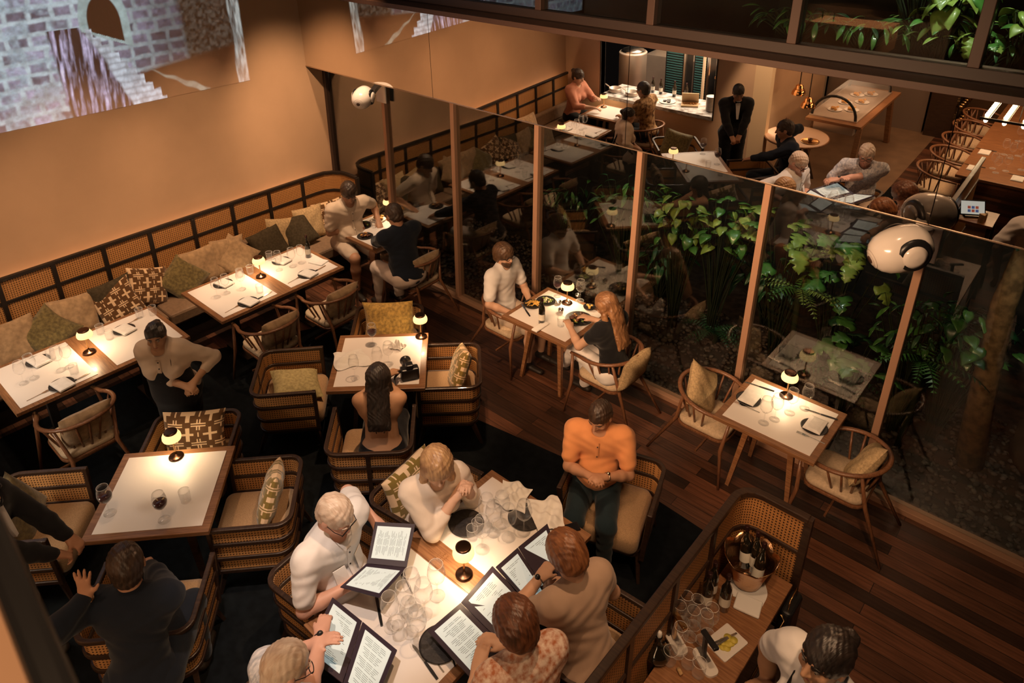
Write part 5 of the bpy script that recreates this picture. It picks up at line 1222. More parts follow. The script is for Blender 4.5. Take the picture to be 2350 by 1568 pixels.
# middle table
inst(wgr, T_(856, 792), 0, 'half-full glass of red wine at the far side of the camera table').scale = (1.1,) * 3
glasses([(815, 868), (868, 852), (893, 836)], 'on the camera table', 'empty wine glasses on the camera table', 1.15)
def crumpled(name, label, P, hx, hy, h, rz, m, seed, cat='napkin', n=30):
    mb = MB(); rnd = random.Random(seed); ph = [rnd.uniform(0, 6) for _ in range(8)]; vs = []; fs = []
    def H(u, v):
        return h * (.35 + .35 * math.sin(3.1 * u + 2 * v + ph[0]) * math.sin(2.2 * v + ph[1]) + .22 * math.sin(7 * u - 5 * v + ph[2]) + .12 * math.sin(13 * v + 6 * u + ph[3])) * (1 - .75 * max(abs(u), abs(v)) ** 3)
    for top_ in (1, 0):
        for j in range(n + 1):
            for i in range(n + 1):
                u = i / n * 2 - 1; v = j / n * 2 - 1; s = 1 + .10 * math.sin(3 * u + ph[4]) + .12 * math.sin(2.5 * v + ph[5])
                z = max(H(u, v), .001); vs.append((u * hx * s + .18 * hx * v * math.sin(ph[6]), v * hy * (1 + .12 * math.sin(4 * u + ph[7])), z + (.0035 if top_ else 0)))
    N = (n + 1) ** 2
    for sd in (0, 1):
        for j in range(n):
            for i in range(n):
                a = sd * N + j * (n + 1) + i; q = (a, a + 1, a + n + 2, a + n + 1); fs.append(q if sd == 0 else tuple(reversed(q)))
    mb.add(vs, fs, True); o = mb.build(name, m, loc=P); o.rotation_euler = (0, 0, rz); return tag(o, label, cat)
crumpled('crumpled_napkin', 'crumpled white napkin spread on the left of the camera table', T_(806, 826), .15, .13, .05, 1.0, LINEN, 1)
crumpled('twisted_napkin', 'small twisted white napkin bundle near the lamp on the camera table', T_(911, 797), .065, .05, .09, .4, LINEN, 5)
cmr = thing('camera', 'black camera with a long lens lying on the square table', 'camera', T_(941, 868), R(60)); cmr.scale = (1.15,) * 3
MB().box(-.07, .07, -.035, .035, 0, .10).build('camera_body', BLKP, cmr, bevel=.012); MB().box(-.028, .028, -.03, .03, .10, .135).build('viewfinder', BLKP, cmr, bevel=.008)
l_ = MB(); l_.M = Matrix.Translation((0, .035, .05)) @ Matrix.Rotation(-PI / 2, 4, 'X'); l_.lathe([(.036, 0), (.036, .03), (.041, .035), (.041, .07), (.037, .075), (.037, .12), (.043, .125), (.043, .135)], 22); l_.build('lens', BLKP, cmr)
l_ = MB(); l_.M = Matrix.Translation((0, .171, .05)) @ Matrix.Rotation(-PI / 2, 4, 'X'); l_.lathe([(.036, 0), (.033, .002)], 20); l_.build('front_glass', mat('lens_glass', (.02, .02, .03), .05, coat=1), cmr)
MB().tube([(-.07, 0, .08), (-.12, -.03, .06), (-.14, -.1, .01), (-.15, -.17, .0), (-.17, -.22, -.1), (-.165, -.22, -.3)], .006, 6, flat=2).build('neck_strap', BLKP, cmr)
# lower left table
inst(wgr, T_(252, 1178), 0, 'glass of red wine at the left corner of the lower left table').scale = (1.15,) * 3
inst(wgr, T_(377, 1193), 0, 'glass of red wine near the front edge of the lower left table').scale = (1.15,) * 3
tumblers([(427, 1150)], 'lit by the lamp on the lower left table', '')
# couple table
inst(bt_, T_(1243, 742), 1, 'wine bottle with pale label on the couple\'s window table')
inst(wgr, T_(1279, 680), 0, 'glass of red wine by the bearded diner\'s plate'); glasses([(1331, 690)], 'beside the lamp on the couple\'s table', '')
tumblers([(1287, 748)], 'at the front of the couple\'s table', '')
DKS = MATS['black_stoneware']; FRY = mat('fried_potato', (.72, .42, .10), .7, noise=.2, scale=40); STK = mat('seared_meat', (.10, .035, .018), .5, noise=.4, scale=60, bump=1, bscale=80); GRN = mat('salad_green', (.14, .20, .04), .6, noise=.4, scale=60); BRD = mat('bread_crust', (.52, .27, .09), .8, noise=.2, scale=50)
def plate(name, label, P, r, m, items, cat='plate', rim=.012):
    t = thing(name, label, cat, P); MB().lathe([(r * .6, 0), (r * .9, .004), (r, rim), (r * .97, rim), (r * .85, .007), (.001, .006)], 32).build('plate_disc', m, t)
    for nm, mm, n, s, sh, rr in items:
        rnd = random.Random(n * 7 + int(r * 1000)); mb = MB()
        for k in range(n):
            a = rnd.uniform(0, 6.28); d = r * rr * rnd.random() ** .5; c = Vector((d * math.cos(a), d * math.sin(a), .008 + s * .5 + rnd.random() * s))
            rot = Euler((rnd.uniform(-.4, .4), rnd.uniform(-.4, .4), rnd.uniform(0, 6))).to_matrix()
            if sh == 'stick': q = rot @ Vector((s * 2.6, 0, 0)); mb.bar(c - q, c + q, s * .7)
            else: mb.ell(c, (s * rnd.uniform(.8, 1.6), s, s * rnd.uniform(.5, .8)), 10, 6, rot)
        mb.build(nm, mm, t)
    return t
plate('food_plate', 'black plate of golden fries on the couple\'s table', T_(1222, 700), .095, DKS, [('fries', FRY, 22, .011, 'stick', .6)])
plate('food_plate', 'black plate with rice and greens behind the wine bottle', T_(1253, 692), .10, DKS, [('rice', mat('cooked_rice', (.6, .5, .36), .8), 20, .010, 'e', .5), ('greens', GRN, 10, .014, 'e', .6)])
plate('food_plate', 'large dark plate of meat and greens before the long-haired diner', T_(1328, 733), .135, DKS, [('meat', STK, 16, .020, 'e', .55), ('greens', GRN, 12, .014, 'e', .7), ('potato', FRY, 5, .016, 'e', .6)])
plate('side_dish', 'small bowl of yellow potatoes right of the bread on the couple table', T_(1352, 707), .062, DKS, [('potato', FRY, 7, .014, 'e', .5)], rim=.02)
for k, (px, py) in enumerate(((1282, 698), (1303, 698), (1326, 682), (1287, 716))):
    o = MB().lathe([(.020, 0), (.026, .01), (.030, .035), (.028, .035), (.022, .012), (.001, .010)], 18).build('sauce_cup', SILVER, loc=T_(px, py)); tag(o, 'x', 'cup')
    o['label'] = ['small steel sauce cup nearest the red wine', 'small steel sauce cup in front of the couple table lamp', 'shiny steel cup behind the couple table lamp', 'small steel cup beside the steak plate'][k]
o = tag(MB().box(-.10, .10, -.035, .035, 0, .02).build('rolled_napkin', LINEN, loc=T_(1240, 752), bevel=.008), 'rolled white napkin on the front edge of the couple\'s table', 'napkin'); o.rotation_euler = (0, 0, R(90))
knifep(1206, 712, 60, 'lying before the bearded diner\'s plate')
# right window table
glasses([(1752, 971), (1777, 963), (1847, 938), (1812, 948)], 'on the empty set window table', 'wine glasses on the empty window table', 1.15)
setting(1718, 918, R(90), 'on the left of the empty window table'); setting(1868, 982, R(90), 'on the right of the empty window table')
knifep(1742, 888, 100, 'behind the left napkin on the empty window table'); forkp(1712, 934, 92, 'in front of the left napkin on the empty window table'); knifep(1884, 952, 100, 'behind the right napkin on the empty window table'); forkp(1858, 1004, 92, 'in front of the right napkin on the empty window table')
# corner table
plate('food_plate', 'dark plate of food before the cream-shirted diner', T_(832, 518), .12, DKS, [('stew', STK, 12, .018, 'e', .5), ('greens', GRN, 10, .014, 'e', .7)])
plate('food_plate', 'dark oval plate of food before the navy-jacketed diner', T_(838, 543), .10, DKS, [('meat', STK, 10, .018, 'e', .5), ('bread', BRD, 4, .018, 'e', .5)])
plate('bread_plate', 'pale plate piled with rolls by the glass on the corner table', T_(868, 505), .10, mat('white_china', (.78, .72, .66), .3), [('rolls', BRD, 9, .022, 'e', .6)])
inst(wgr, T_(800, 524), 0, 'glass of red wine in front of the cream-shirted diner').scale = (1.1,) * 3
tumblers([(858, 522)], 'on the corner table by the plates', '')
# the big table
glasses([(1133, 1224), (1167, 1234), (1202, 1221), (1107, 1262), (1152, 1204), (1118, 1212)], 'in far cluster on big table', 'wine glasses in the far cluster on the big table', 1.28)
glasses([(899, 1440), (930, 1414), (960, 1478), (975, 1410), (948, 1388), (1004, 1368), (942, 1452)], 'in near cluster on big table', 'wine glasses in the near cluster on the big table', 1.28)
tumblers([(1084, 1236), (1096, 1222), (915, 1462)], 'on the big table', 'tumblers on the big table')
SLATE = mat('slate_plate', (.018, .014, .013), .6, noise=.5, scale=50, bump=.6, bscale=60)
for k, (px, py) in enumerate(((1070, 1203), (1206, 1188), (1010, 1480))):
    o = MB().lathe([(.09, 0), (.118, .004), (.122, .009), (.11, .010), (.001, .007)], 36).build('slate_plate', SLATE, loc=T_(px, py)); tag(o, ['round black slate plate before the ivory jumper wearer', 'round black plate under the big crumpled napkin', 'round black slate plate under the front menu'][k], 'plate')
crumpled('large_napkin', 'large crumpled white napkin at the far end of the big table', T_(1178, 1140, .765), .10, .12, .06, .3, LINEN, 2)
crumpled('large_napkin', 'white napkin draped over the black plate on the big table', T_(1256, 1182, .762), .10, .14, .05, .9, LINEN, 3)
o = tag(MB().box(-.035, .035, -.072, .072, 0, .008).build('phone', mat('phone_glass', (.01, .01, .012), .1), loc=T_(1306, 1214), bevel=.003), 'black phone on the big table beneath the napkin', 'phone'); o.rotation_euler = (0, 0, R(-30))
knifep(868, 1396, 60, 'beside the near glass cluster on the big table'); knifep(975, 1520, 80, 'at the front end of the big table'); forkp(992, 1508, 80, 'at the front end of the big table'); forkp(1032, 1318 + 170, 60, 'under the menu edge on the big table')
forkp(930, 1330, 70, 'beside the menu of the white-shirted diner'); knifep(1035, 1172, 60, 'left of the slate plate of the ivory jumper wearer')
# engraved mark on the runner, three short lines of letters
mk = MB(); rnd = random.Random(4)
for r_ in range(3):
    for k in range((4, 6, 5)[r_]):
        x0 = -.20 + r_ * .026; y0 = .012 + k * .014
        for q in range(3): a = rnd.random() * PI; mk.bar((x0 + rnd.uniform(-.006, .006), y0 + rnd.uniform(-.003, .003), 0), (x0 + .007 * math.cos(a), y0 + .005 * math.sin(a), 0), .0016, .0005)
mk.build('engraved_mark', BRASS, big, loc=(0, 0, .7498))
# menus
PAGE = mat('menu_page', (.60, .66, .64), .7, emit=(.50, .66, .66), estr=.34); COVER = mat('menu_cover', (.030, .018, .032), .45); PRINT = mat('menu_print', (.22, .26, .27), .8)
def menu(label, A, Bq, seed):
    """two boards; each quad = corners spine-start, spine-end, outer-end, outer-start"""
    t = thing('menu', label, 'menu', (0, 0, 0)); rnd = random.Random(seed)
    c = sum((Vector(p) for p in A + Bq), Vector()) / 8; t.location = c
    for qd in (A, Bq):
        q = [Vector(p) - c for p in qd]; n = (q[1] - q[0]).cross(q[3] - q[0]).normalized(); 
        if n.z < 0: n = -n
        def bl(u, v): return (q[0] * (1 - u) + q[1] * u) * (1 - v) + (q[3] * (1 - u) + q[2] * u) * v
        mb = MB(); P = [bl(*x) for x in ((0, 0), (1, 0), (1, 1), (0, 1))]
        mb.add(P + [p - n * .006 for p in P], [(0, 1, 2, 3), (7, 6, 5, 4), (0, 4, 5, 1), (1, 5, 6, 2), (2, 6, 7, 3), (3, 7, 4, 0)]); bd = mb.build('cover_board', COVER, t)
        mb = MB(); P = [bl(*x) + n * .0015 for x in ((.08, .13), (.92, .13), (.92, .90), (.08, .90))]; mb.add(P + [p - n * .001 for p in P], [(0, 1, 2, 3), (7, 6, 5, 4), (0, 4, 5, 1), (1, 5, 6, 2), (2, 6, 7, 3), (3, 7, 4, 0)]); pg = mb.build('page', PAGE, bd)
        mb = MB()
        for k in range(26):
            if k % 6 == 5: continue
            u = .15 + k * .0275; ln = rnd.uniform(.18, .32)
            for a0, a1 in ((.5 - ln, .5 - ln * .3), (.5 - ln * .2, .5 + ln * .4), (.5 + ln * .5, .5 + ln)):
                P = [bl(uu, vv) + n * .0025 for uu, vv in ((u, a0), (u + .007, a0), (u + .007, a1), (u, a1))]; mb.add(P, [(0, 1, 2, 3)])
        mb.build('print', PRINT, pg)
    return t
menu('open menu held by the white-shirted diner with black glasses', [at(842, 1293, .86), at(933, 1302, .86), at(953, 1203, .93), at(861, 1198, .93)], [at(933, 1303, .86), at(841, 1294, .86), at(781, 1347, .93), at(871, 1371, .93)], 1)
menu('open menu read by the auburn-haired diner', [at(1189, 1256, .80), at(1266, 1378, .83), at(1309, 1343, .87), at(1256, 1202, .83)], [at(1265, 1379, .83), at(1188, 1257, .80), at(1138, 1301, .83), at(1233, 1406, .88)], 2)
menu('open menu lying before the floral-topped diner at the front', [at(1058, 1383, .80), at(1157, 1482, .80), at(1234, 1407, .84), at(1130, 1299, .83)], [at(1156, 1483, .80), at(1057, 1384, .80), at(982, 1448, .83), at(1080, 1556, .84)], 3)
menu('open menu held by the striped-shirt diner at the bottom', [at(786, 1568, .86), at(831, 1426, .82), at(763, 1371, .90), at(700, 1500, .94)], [at(832, 1427, .82), at(787, 1569, .86), at(850, 1640, .90), at(911, 1492, .86)], 4)

# ------------------------------------------------------------------ speakers on brackets
def speaker(label, P, face, side=1):
    t = thing('wall_speaker', label, 'speaker', P, R(face - 90))
    mb = MB(); mb.M = Matrix.Rotation(-PI / 2, 4, 'X')
    prof = [(.001, -.175), (.05, -.172), (.085, -.155), (.112, -.12), (.126, -.06), (.130, 0), (.126, .05), (.112, .095), (.085, .132), (.05, .155), (.030, .162), (.001, .163)]
    mb.lathe(prof, 36, capb=False, capt=False); mb.build('speaker_shell', WHP, t)
    mb = MB(); mb.M = Matrix.Rotation(-PI / 2, 4, 'X'); mb.lathe([(.024, .160), (.022, .168), (.006, .164), (.001, .168)], 24, capb=False); mb.build('tweeter', mat('dark_grille', (.06, .03, .02), .4), t)
    mb = MB(); mb.M = Matrix.Rotation(-PI / 2, 4, 'X')
    for r_, z in ((.058, .1505), (.040, .1585)): mb.tube([(r_ * math.cos(a), r_ * math.sin(a), z) for a in np.linspace(0, 2 * PI, 30)[:-1]], .0013, 5, closed=True)
    mb.build('seam_rings', mat('grey_seam', (.35, .28, .24), .5), t)
    for s in (-1, 1):
        mb = MB(); mb.M = Matrix.Translation((s * .098, -.035, 0)) @ Matrix.Rotation(s * PI / 2, 4, 'Y'); mb.lathe([(.098, 0), (.094, .018), (.075, .026)], 30, capb=False); d = mb.build('side_recess', BLKP, t)
        mb = MB(); mb.M = Matrix.Translation((s * .12, -.03, 0)) @ Matrix.Rotation(s * PI / 2, 4, 'Y'); mb.lathe([(.068, -.005), (.066, .012), (.04, .022), (.001, .025)], 30, capb=False, capt=False); mb.build('side_dome', WHP, d)
    return t
P = on_wall(832, 225, 1, -.42); s1 = speaker('white rounded speaker near the tan wall, at the mirror\'s left', P, -60); s1.scale = (.92,) * 3; s1.rotation_euler = (R(-14), 0, R(-60 - 90))
P2 = on_wall(2062, 572, 1, -.62); s2 = speaker('large white rounded speaker hanging at the right window mullion', P2, -125); s2.scale = (1.15,) * 3; s2.rotation_euler = (Matrix.Rotation(R(-138 - 90), 4, 'Z') @ Matrix.Rotation(R(-24), 4, 'X')).to_euler()
def bracket(label, P, root_loc):
    t = thing('speaker_bracket', label, 'bracket', root_loc); L = lambda v: Vector(v) - Vector(root_loc)
    x, y, z = root_loc; MB().box(-.09, .09, -.02, .0, -.26, .14).build('wall_plate', WHP, t, bevel=.008)
    MB().bar((0, -.02, -.02), L(P + Vector((0, .12, .02))), .07, .05).build('bracket_arm', WHP, t, bevel=.008); return t
bracket('white wall bracket carrying the left speaker', P, (1.19, -.052, 2.56)); bracket('white wall bracket carrying the right speaker', P2, (7.13, -.052, 2.50))

# ------------------------------------------------------------------ service station behind the cane screen
sc_ = thing('cane_screen', 'dark-framed woven cane screen wrapping the service table', 'screen', (6.79, -1.95, 0))
def sl(x, y): return (x - 6.79, y + 1.95)
pth = [sl(7.20, -1.93)] + [sl(6.79 + .13 - .13 * math.sin(a), -1.93 - .13 + .13 * math.cos(a)) for a in (R(0), R(25), R(50), R(75), R(90))] + [sl(6.79, -5.2)]
for z0, z1, th in ((1.255, 1.295, .05), (.98, 1.01, .035), (.30, .335, .035)): ribbon(pth, z0, z1, th).build('screen_rail', DW, sc_, bevel=.006)
CANE2 = cane('open_woven_cane', (.50, .23, .075), (.035, .014, .006), 46)
ribbon(pth, 1.01, 1.255, .008).build('cane_panel', CANE2, sc_); ribbon(pth, .335, .98, .008).build('cane_panel', CANE2, sc_)
for (px, py) in ((1638, 1206), (1550, 1322), (1445, 1453)):
    y = on_wall(px, py, 0, 6.79).y; a, b_ = sl(6.79, y); MB().box(a - .022, a + .022, b_ - .022, b_ + .022, 0, 1.26).build('screen_post', DW, sc_)
a, b_ = sl(7.20, -1.93); MB().box(a - .022, a + .022, b_ - .022, b_ + .022, 0, 1.29).build('screen_post', DW, sc_)
st = thing('service_table', 'narrow wooden service table crowded with bottles and glasses', 'table', (7.02, -2.70, 0))
MB().box(-.185, .185, -.70, .70, .765, .797).build('table_top', RW, st, bevel=.004); MB().box(-.17, .17, -.68, .68, .30, .32).build('lower_shelf', DW, st)
for i in (-1, 1):
    for j in (-1, 1): MB().box(i * .165 - .018, i * .165 + .018, j * .67 - .018, j * .67 + .018, 0, .765).build('leg', DW, st)
MB().tube([(.20, -.5, .74), (.225, -.5, .70), (.225, .5, .70), (.20, .5, .74)], .006, 6).build('towel_bar', BRASS, st)
SZ = .7975
bk = thing('ice_bucket', 'scalloped copper ice bucket full of wine bottles on the service table', 'bucket', at(1712, 1335, SZ)); mb = MB(); vs = []; fs = []; NS = 60
for lay, (dr) in enumerate((0, -.004)):
    for i, (r_, z) in enumerate(((.075, 0), (.088, .02), (.100, .08), (.115, .14), (.132, .19), (.150, .225))):
        for k in range(NS):
            a = 2 * PI * k / NS; w = (i / 5) ** 2; s = abs(math.sin(a * 3.5)); vs.append(((r_ + dr + w * .014 * s) * math.cos(a), (r_ + dr + w * .014 * s) * math.sin(a), z + w * .035 * (s - .4) + (.004 if lay and i == 0 else 0)))
for lay in (0, 1):
    for i in range(5):
        for k in range(NS): a = lay * 6 * NS + i * NS + k; b_ = lay * 6 * NS + i * NS + (k + 1) % NS; q = (a, b_, b_ + NS, a + NS); fs.append(q if lay == 0 else tuple(reversed(q)))
for k in range(NS): a = 5 * NS + k; b_ = 5 * NS + (k + 1) % NS; fs.append((a, b_, b_ + 6 * NS, a + 6 * NS))
fs.append(tuple(reversed(range(NS)))); mb.add(vs, fs, True); mb.build('hammered_bowl', mat('beaten_copper', (.62, .36, .20), .25, 1, bump=.6, bscale=50), bk)
L = []
for k, (dx, dy) in enumerate(((-.04, .045), (.02, .05), (.06, -.02))):
    b_ = inst(bt_, bk.location + Vector((dx, dy, .06)), k); b_.rotation_euler = (dy * -3.4, dx * 3.4, k); L.append(b_)
family(L, 'foil-capped', 'wine bottle', 'bottles', 'standing in the ice bucket', 'bottles in the ice bucket')
inst(bt_, at(1660, 1397, SZ), 2.2, 'dark wine bottle with white label standing in front on service table')
inst(bt_, at(1618, 1392, SZ), 1, 'dark wine bottle nearest the cane screen, front of two'); inst(bt_, at(1630, 1366, SZ), 1, 'dark wine bottle beside the ice bucket, rear of two')
crumpled('cloth_napkin', 'white cloth folded under the copper ice bucket', at(1718, 1352, SZ), .10, .10, .012, .3, LINEN, 8, n=16)
o = tag(MB().box(-.075, .075, -.06, .06, 0, .02).build('cloth_napkin', LINEN, loc=at(1716, 1392, SZ), bevel=.008), 'folded white cloth on the outer edge of the service table', 'napkin'); o.rotation_euler = (0, 0, R(12))
L = []
for px, py in ((1568, 1428), (1592, 1436), (1552, 1450), (1583, 1462), (1625, 1455), (1612, 1470), (1554, 1500)):
    g_ = inst(wg, at(px, py, SZ), 0); L.append(g_)
family(L, 'clear stemmed', 'glass', 'glasses', 'on the service table', 'stemmed glasses on the service table')
L = [inst(tb, at(px, py, SZ), 0) for px, py in ((1578, 1527), (1602, 1548), (1536, 1520))]; family(L, 'small clear', 'tumbler', 'tumblers', 'at front of service table', 'tumblers on the service table')
dc = thing('decanter', 'round black decanter with a pale stopper on the service table', 'decanter', at(1507, 1508, SZ)); MB().lathe([(.04, 0), (.065, .012), (.075, .04), (.062, .075), (.026, .10), (.014, .12), (.014, .165), (.018, .17)], 26).build('decanter_body', BOT, dc); MB().lathe([(.011, .165), (.014, .18), (.012, .205), (.006, .212)], 14).build('stopper', LINEN, dc)
for k, (px, py) in enumerate(((1550, 1475), (1618, 1522))):
    t = thing('corkscrew_stand', ['brass-handled bottle opener on a white tray, nearer the screen', 'black-handled bottle opener on a white tray, nearer the front'][k], 'opener', at(px, py, SZ), R(60)); MB().prism(rrect(.04, .085, .03), 0, .015).build('tray', mat('white_china', (.78, .72, .66), .3), t)
    MB().bar((0, .02, .015), (0, .03, .20), .03, .02).build('handle', BRASS if k == 0 else BLKP, t, bevel=.006); MB().bar((0, .06, .19), (0, -.07, .205), .034, .02).build('head', BRASS if k == 0 else BLKP, t, bevel=.006)
tr_ = thing('garnish_tray', 'white rectangular plate with lemon slices and steel tongs', 'plate', at(1666, 1476, SZ), R(-14)); MB().prism(rrect(.075, .10, .01), 0, .008).build('plate_slab', mat('white_china', (.78, .72, .66), .3), tr_)
mb = MB()
for k in range(7): mb.lathe([(.022, 0), (.022, .003)], 16, c=(.01 + .02 * math.sin(k * 2.2), -.04 + k * .013, .009 + .0015 * k))
mb.build('lemon_slices', mat('lemon_flesh', (.62, .50, .08), .5), tr_)
MB().bar((-.03, -.09, .03), (.0, .09, .012), .010, .002).bar((-.01, -.09, .03), (.0, .09, .012), .010, .002).build('tongs', SILVER, tr_)
tag(MB().lathe([(.011, 0), (.011, .038)], 12).build('wine_cork', mat('cork', (.50, .32, .15), .9, noise=.2, scale=80), loc=at(1556, 1534, SZ + .011), rot=(PI / 2, 0, R(60))), 'pale wine cork lying at the front of the service table', 'cork')
t = thing('hanging_bag', 'black bag with shiny clasps hanging beside the service table', 'bag', (7.245, -2.10, .50)); MB().prism(rrect(.035, .10, .03), 0, .27).build('bag_body', BLKP, t, bevel=.015); MB().tube([(0, -.07, .26), (.0, -.05, .34), (0, .05, .34), (0, .07, .26)], .006, 6).build('bag_handle', BRASS, t)

# ------------------------------------------------------------------ balcony rail close to the lens, lower left
r0 = at(-70, 1010, 4.22); r1 = at(215, 1650, 4.20)
rail = thing('balcony_rail', 'dark out-of-focus balcony rail crossing the lower left corner', 'railing', r0)
d = (r1 - r0); nrm_ = d.cross(Vector((0, 0, 1))).normalized()
if nrm_.dot(at(0, 1400, 4.2) - at(100, 1400, 4.2)) < 0: nrm_ = -nrm_
w0 = .026
MB().bar(nrm_ * w0 / 2, d + nrm_ * w0 / 2, w0, .035).build('handrail', BLKP, rail, bevel=.008)
MB().bar(nrm_ * (w0 + .03) - Vector((0, 0, .01)), d + nrm_ * (w0 + .03) - Vector((0, 0, .01)), .06, .03).build('timber_cap', mat('timber_cap', (.45, .27, .16), .6), rail)
# ------------------------------------------------------------------ the far side of the room, seen in the mirror
YK = -5.75
kw = MB(); kw.box(0, .78, YK - .12, YK, 0, 3.4); kw.box(2.95, 3.58, YK - .12, YK, 0, 3.4); kw.box(.78, 2.95, YK - .12, YK, 0, .80); kw.box(.78, 2.95, YK - .12, YK, 1.95, 3.4)
struct('wall_back', kw, WALL)
struct('wall_pier', MB().box(3.58, 3.84, YK - .12, YK, 0, 3.4), mat('pale_pier_plaster', (.74, .54, .34), .8))
struct('wall_back.001', MB().box(-.2, 10.5, -10.6, -10.4, 0, 3.4), mat('dim_brown_wall', (.16, .09, .05), .8))
struct('wall_kitchen', MB().box(.0, 3.58, -9.1, -9.0, 0, 3.0), mat('kitchen_tiles', (.42, .34, .26), .3, noise=.1, scale=6))
struct('wall_kitchen.001', MB().box(3.46, 3.58, -9.0, -6.35, 0, 3.0), WALL)
struct('ceiling_back', MB().box(.0, 7.6, -10.4, YK - .12, 2.95, 3.05), mat('tan_soffit', (.42, .24, .14), .8))
struct('ceiling_buffet', MB().box(3.92, 5.02, -6.9, -5.88, 2.36, 2.74), mat('tan_soffit', (.42, .24, .14), .8))
struct('trim_50', MB().box(.76, .78, YK - .13, YK + .01, .80, 1.97).box(2.95, 2.97, YK - .13, YK + .01, .80, 1.97).box(.76, 2.97, YK - .13, YK + .01, 1.95, 1.97), BLK)
MARB = mat('veined_marble', (.72, .72, .70), .2, col2=(.20, .17, .15), scale=9, detail=8, stretch=(1, 1, 3)); STEEL = mat('brushed_steel', (.62, .52, .44), .38, .6, noise=.06, scale=4)
tag(MB().box(.781, 2.949, -6.45, YK + .02, .80, .86).build('kitchen_pass_counter', [MARB]), 'white veined stone counter of the lit kitchen pass, mirrored at top', 'counter')
kf = MB().box(.1, 3.40, -8.96, -8.4, 0, .88); tag(kf.build('kitchen_workbench', STEEL, bevel=.01), 'steel kitchen workbench at the back of the lit kitchen', 'counter')
pt = thing('stock_pot', 'tall steel cylinder pot stack at the left of the kitchen pass', 'pot', (.62, -7.05, 0)); MB().lathe([(.26, 0), (.26, 1.28), (.27, 1.30), (.25, 1.32)], 36).build('pot_body', STEEL, pt); MB().lathe([(.24, 1.32), (.20, 1.36), (.03, 1.40)], 30).build('pot_lid', SILVER, pt)
for k, (x, y) in enumerate(((.92, -6.0), (1.28, -5.98))):
    t = thing('saucepan', ['dark steel pan at the left end of the kitchen pass', 'wide steel saucepan with handle on the kitchen pass'][k], 'pan', (x, y, .861)); MB().lathe([(.105, 0), (.11, .01), (.11, .075), (.104, .075), (.10, .012), (.001, .01)], 26).build('pan_body', STEEL, t); MB().bar((-.1, 0, .06), (-.26, -.08, .08), .018, .01).build('pan_handle', STEEL, t)
for k, (x0, x1, y) in enumerate(((1.02, 1.42, -7.6), (1.62, 1.90, -7.6))):
    t = thing('louvre_cabinet', ['tall teal louvred cabinet, left one behind the kitchen pass', 'tall teal louvred cabinet, right one behind the kitchen pass'][k], 'cabinet', (x0, y, 0)); MB().box(0, x1 - x0, -.35, 0, 0, 2.2).build('cabinet_body', BLKP, t); mb = MB()
    for q in range(44): mb.box(.03, x1 - x0 - .03, .0, .018, .08 + q * .048, .10 + q * .048)
    mb.build('louvres', mat('teal_louvre', (.05, .16, .17), .35, .4), t); MB().box(x1 - x0, x1 - x0 + .04, -.02, .03, 0, 2.2).build('frame_post', SILVER, t)
for k, x in enumerate((2.02, 2.52)):
    tag(MB().box(x, x + .035, -7.2, -7.15, 0, 2.9).build('steel_post', mat('cream_post', (.75, .62, .46), .5)), ['cream steel post left of the kitchen drawers', 'cream steel post right of the kitchen drawers'][k], 'post')
t = thing('drawer_unit', 'brown steel drawer unit with wooden worktop inside the kitchen', 'cabinet', (2.02, -8.0, 0)); MB().box(0, .9, -.3, .3, 0, .84).build('cabinet_body', mat('brown_steel', (.16, .10, .07), .4, .5), t); MB().box(-.01, .91, -.31, .31, .84, .88).build('worktop', RW, t)
for z in (.30, .56): MB().box(.02, .88, .3, .315, z, z + .22).build('drawer', mat('brown_steel', (.16, .10, .07), .4, .5), t)
L = []
for k, x in enumerate((1.50, 1.66, 1.93, 2.16)):
    b_ = inst(bt_, (x, -6.33, .861), k); b_['label'] = ['gold-topped bottle on the kitchen pass, leftmost', 'swan-necked dark bottle on the kitchen pass', 'amber bottle on the kitchen pass before the post', 'pink-capped bottle near the wooden box'][k]
t = plate('serving_plate', 'white oval plate with three dark bowls on the kitchen pass', Vector((1.98, -6.02, .861)), .14, MATS['white_china'], []); 
for k, (dx, dy) in enumerate(((-.04, .02), (.04, .03), (.0, -.045))): MB().lathe([(.025, .009), (.034, .03), (.030, .03), (.001, .016)], 16, c=(dx, dy, 0)).build('dip_bowl', DKS, t)
t = thing('display_box', 'open wooden box with a dark lid panel on the kitchen pass', 'box', (2.38, -6.06, .861), R(-25)); MB().box(-.14, .14, -.10, .10, 0, .03).build('box_tray', mat('pale_wood', (.62, .42, .22), .6), t)
lid = MB(); lid.M = Matrix.Translation((0, -.11, .03)) @ Matrix.Rotation(R(65), 4, 'X'); lid.box(-.14, .14, 0, .20, -.012, 0); ld = lid.build('box_lid', mat('pale_wood', (.62, .42, .22), .6), t)
p_ = MB(); p_.M = Matrix.Translation((0, -.11, .03)) @ Matrix.Rotation(R(65), 4, 'X'); p_.box(-.115, .115, .03, .17, 0, .003); p_.build('dark_panel', BLKP, ld)
p_ = MB(); p_.M = Matrix.Translation((0, -.11, .03)) @ Matrix.Rotation(R(65), 4, 'X'); p_.lathe([(.016, .003), (.016, .005)], 16, c=(0, .13, 0)); 
for k in range(7): p_.box(-.085 + k * .025, -.072 + k * .025, .06, .06 + (.028, .018, .028, .018, .026, .018, .018)[k], .003, .005)
p_.build('lid_lettering', LINEN, ld)
mb = MB()
for k in range(12): mb.ell((-.1 + .018 * k, .03 * math.sin(k * 2.3), .04), (.02, .014, .012), 8, 6)
mb.build('carved_pieces', BRD, t)
t = thing('plate_stack', 'tall stack of pale plates at the right end of the kitchen pass', 'plates', (2.78, -6.02, .861)); mb = MB()
for k in range(14): mb.lathe([(.06, .018 * k), (.085, .018 * k + .012), (.082, .018 * k + .014)], 24)
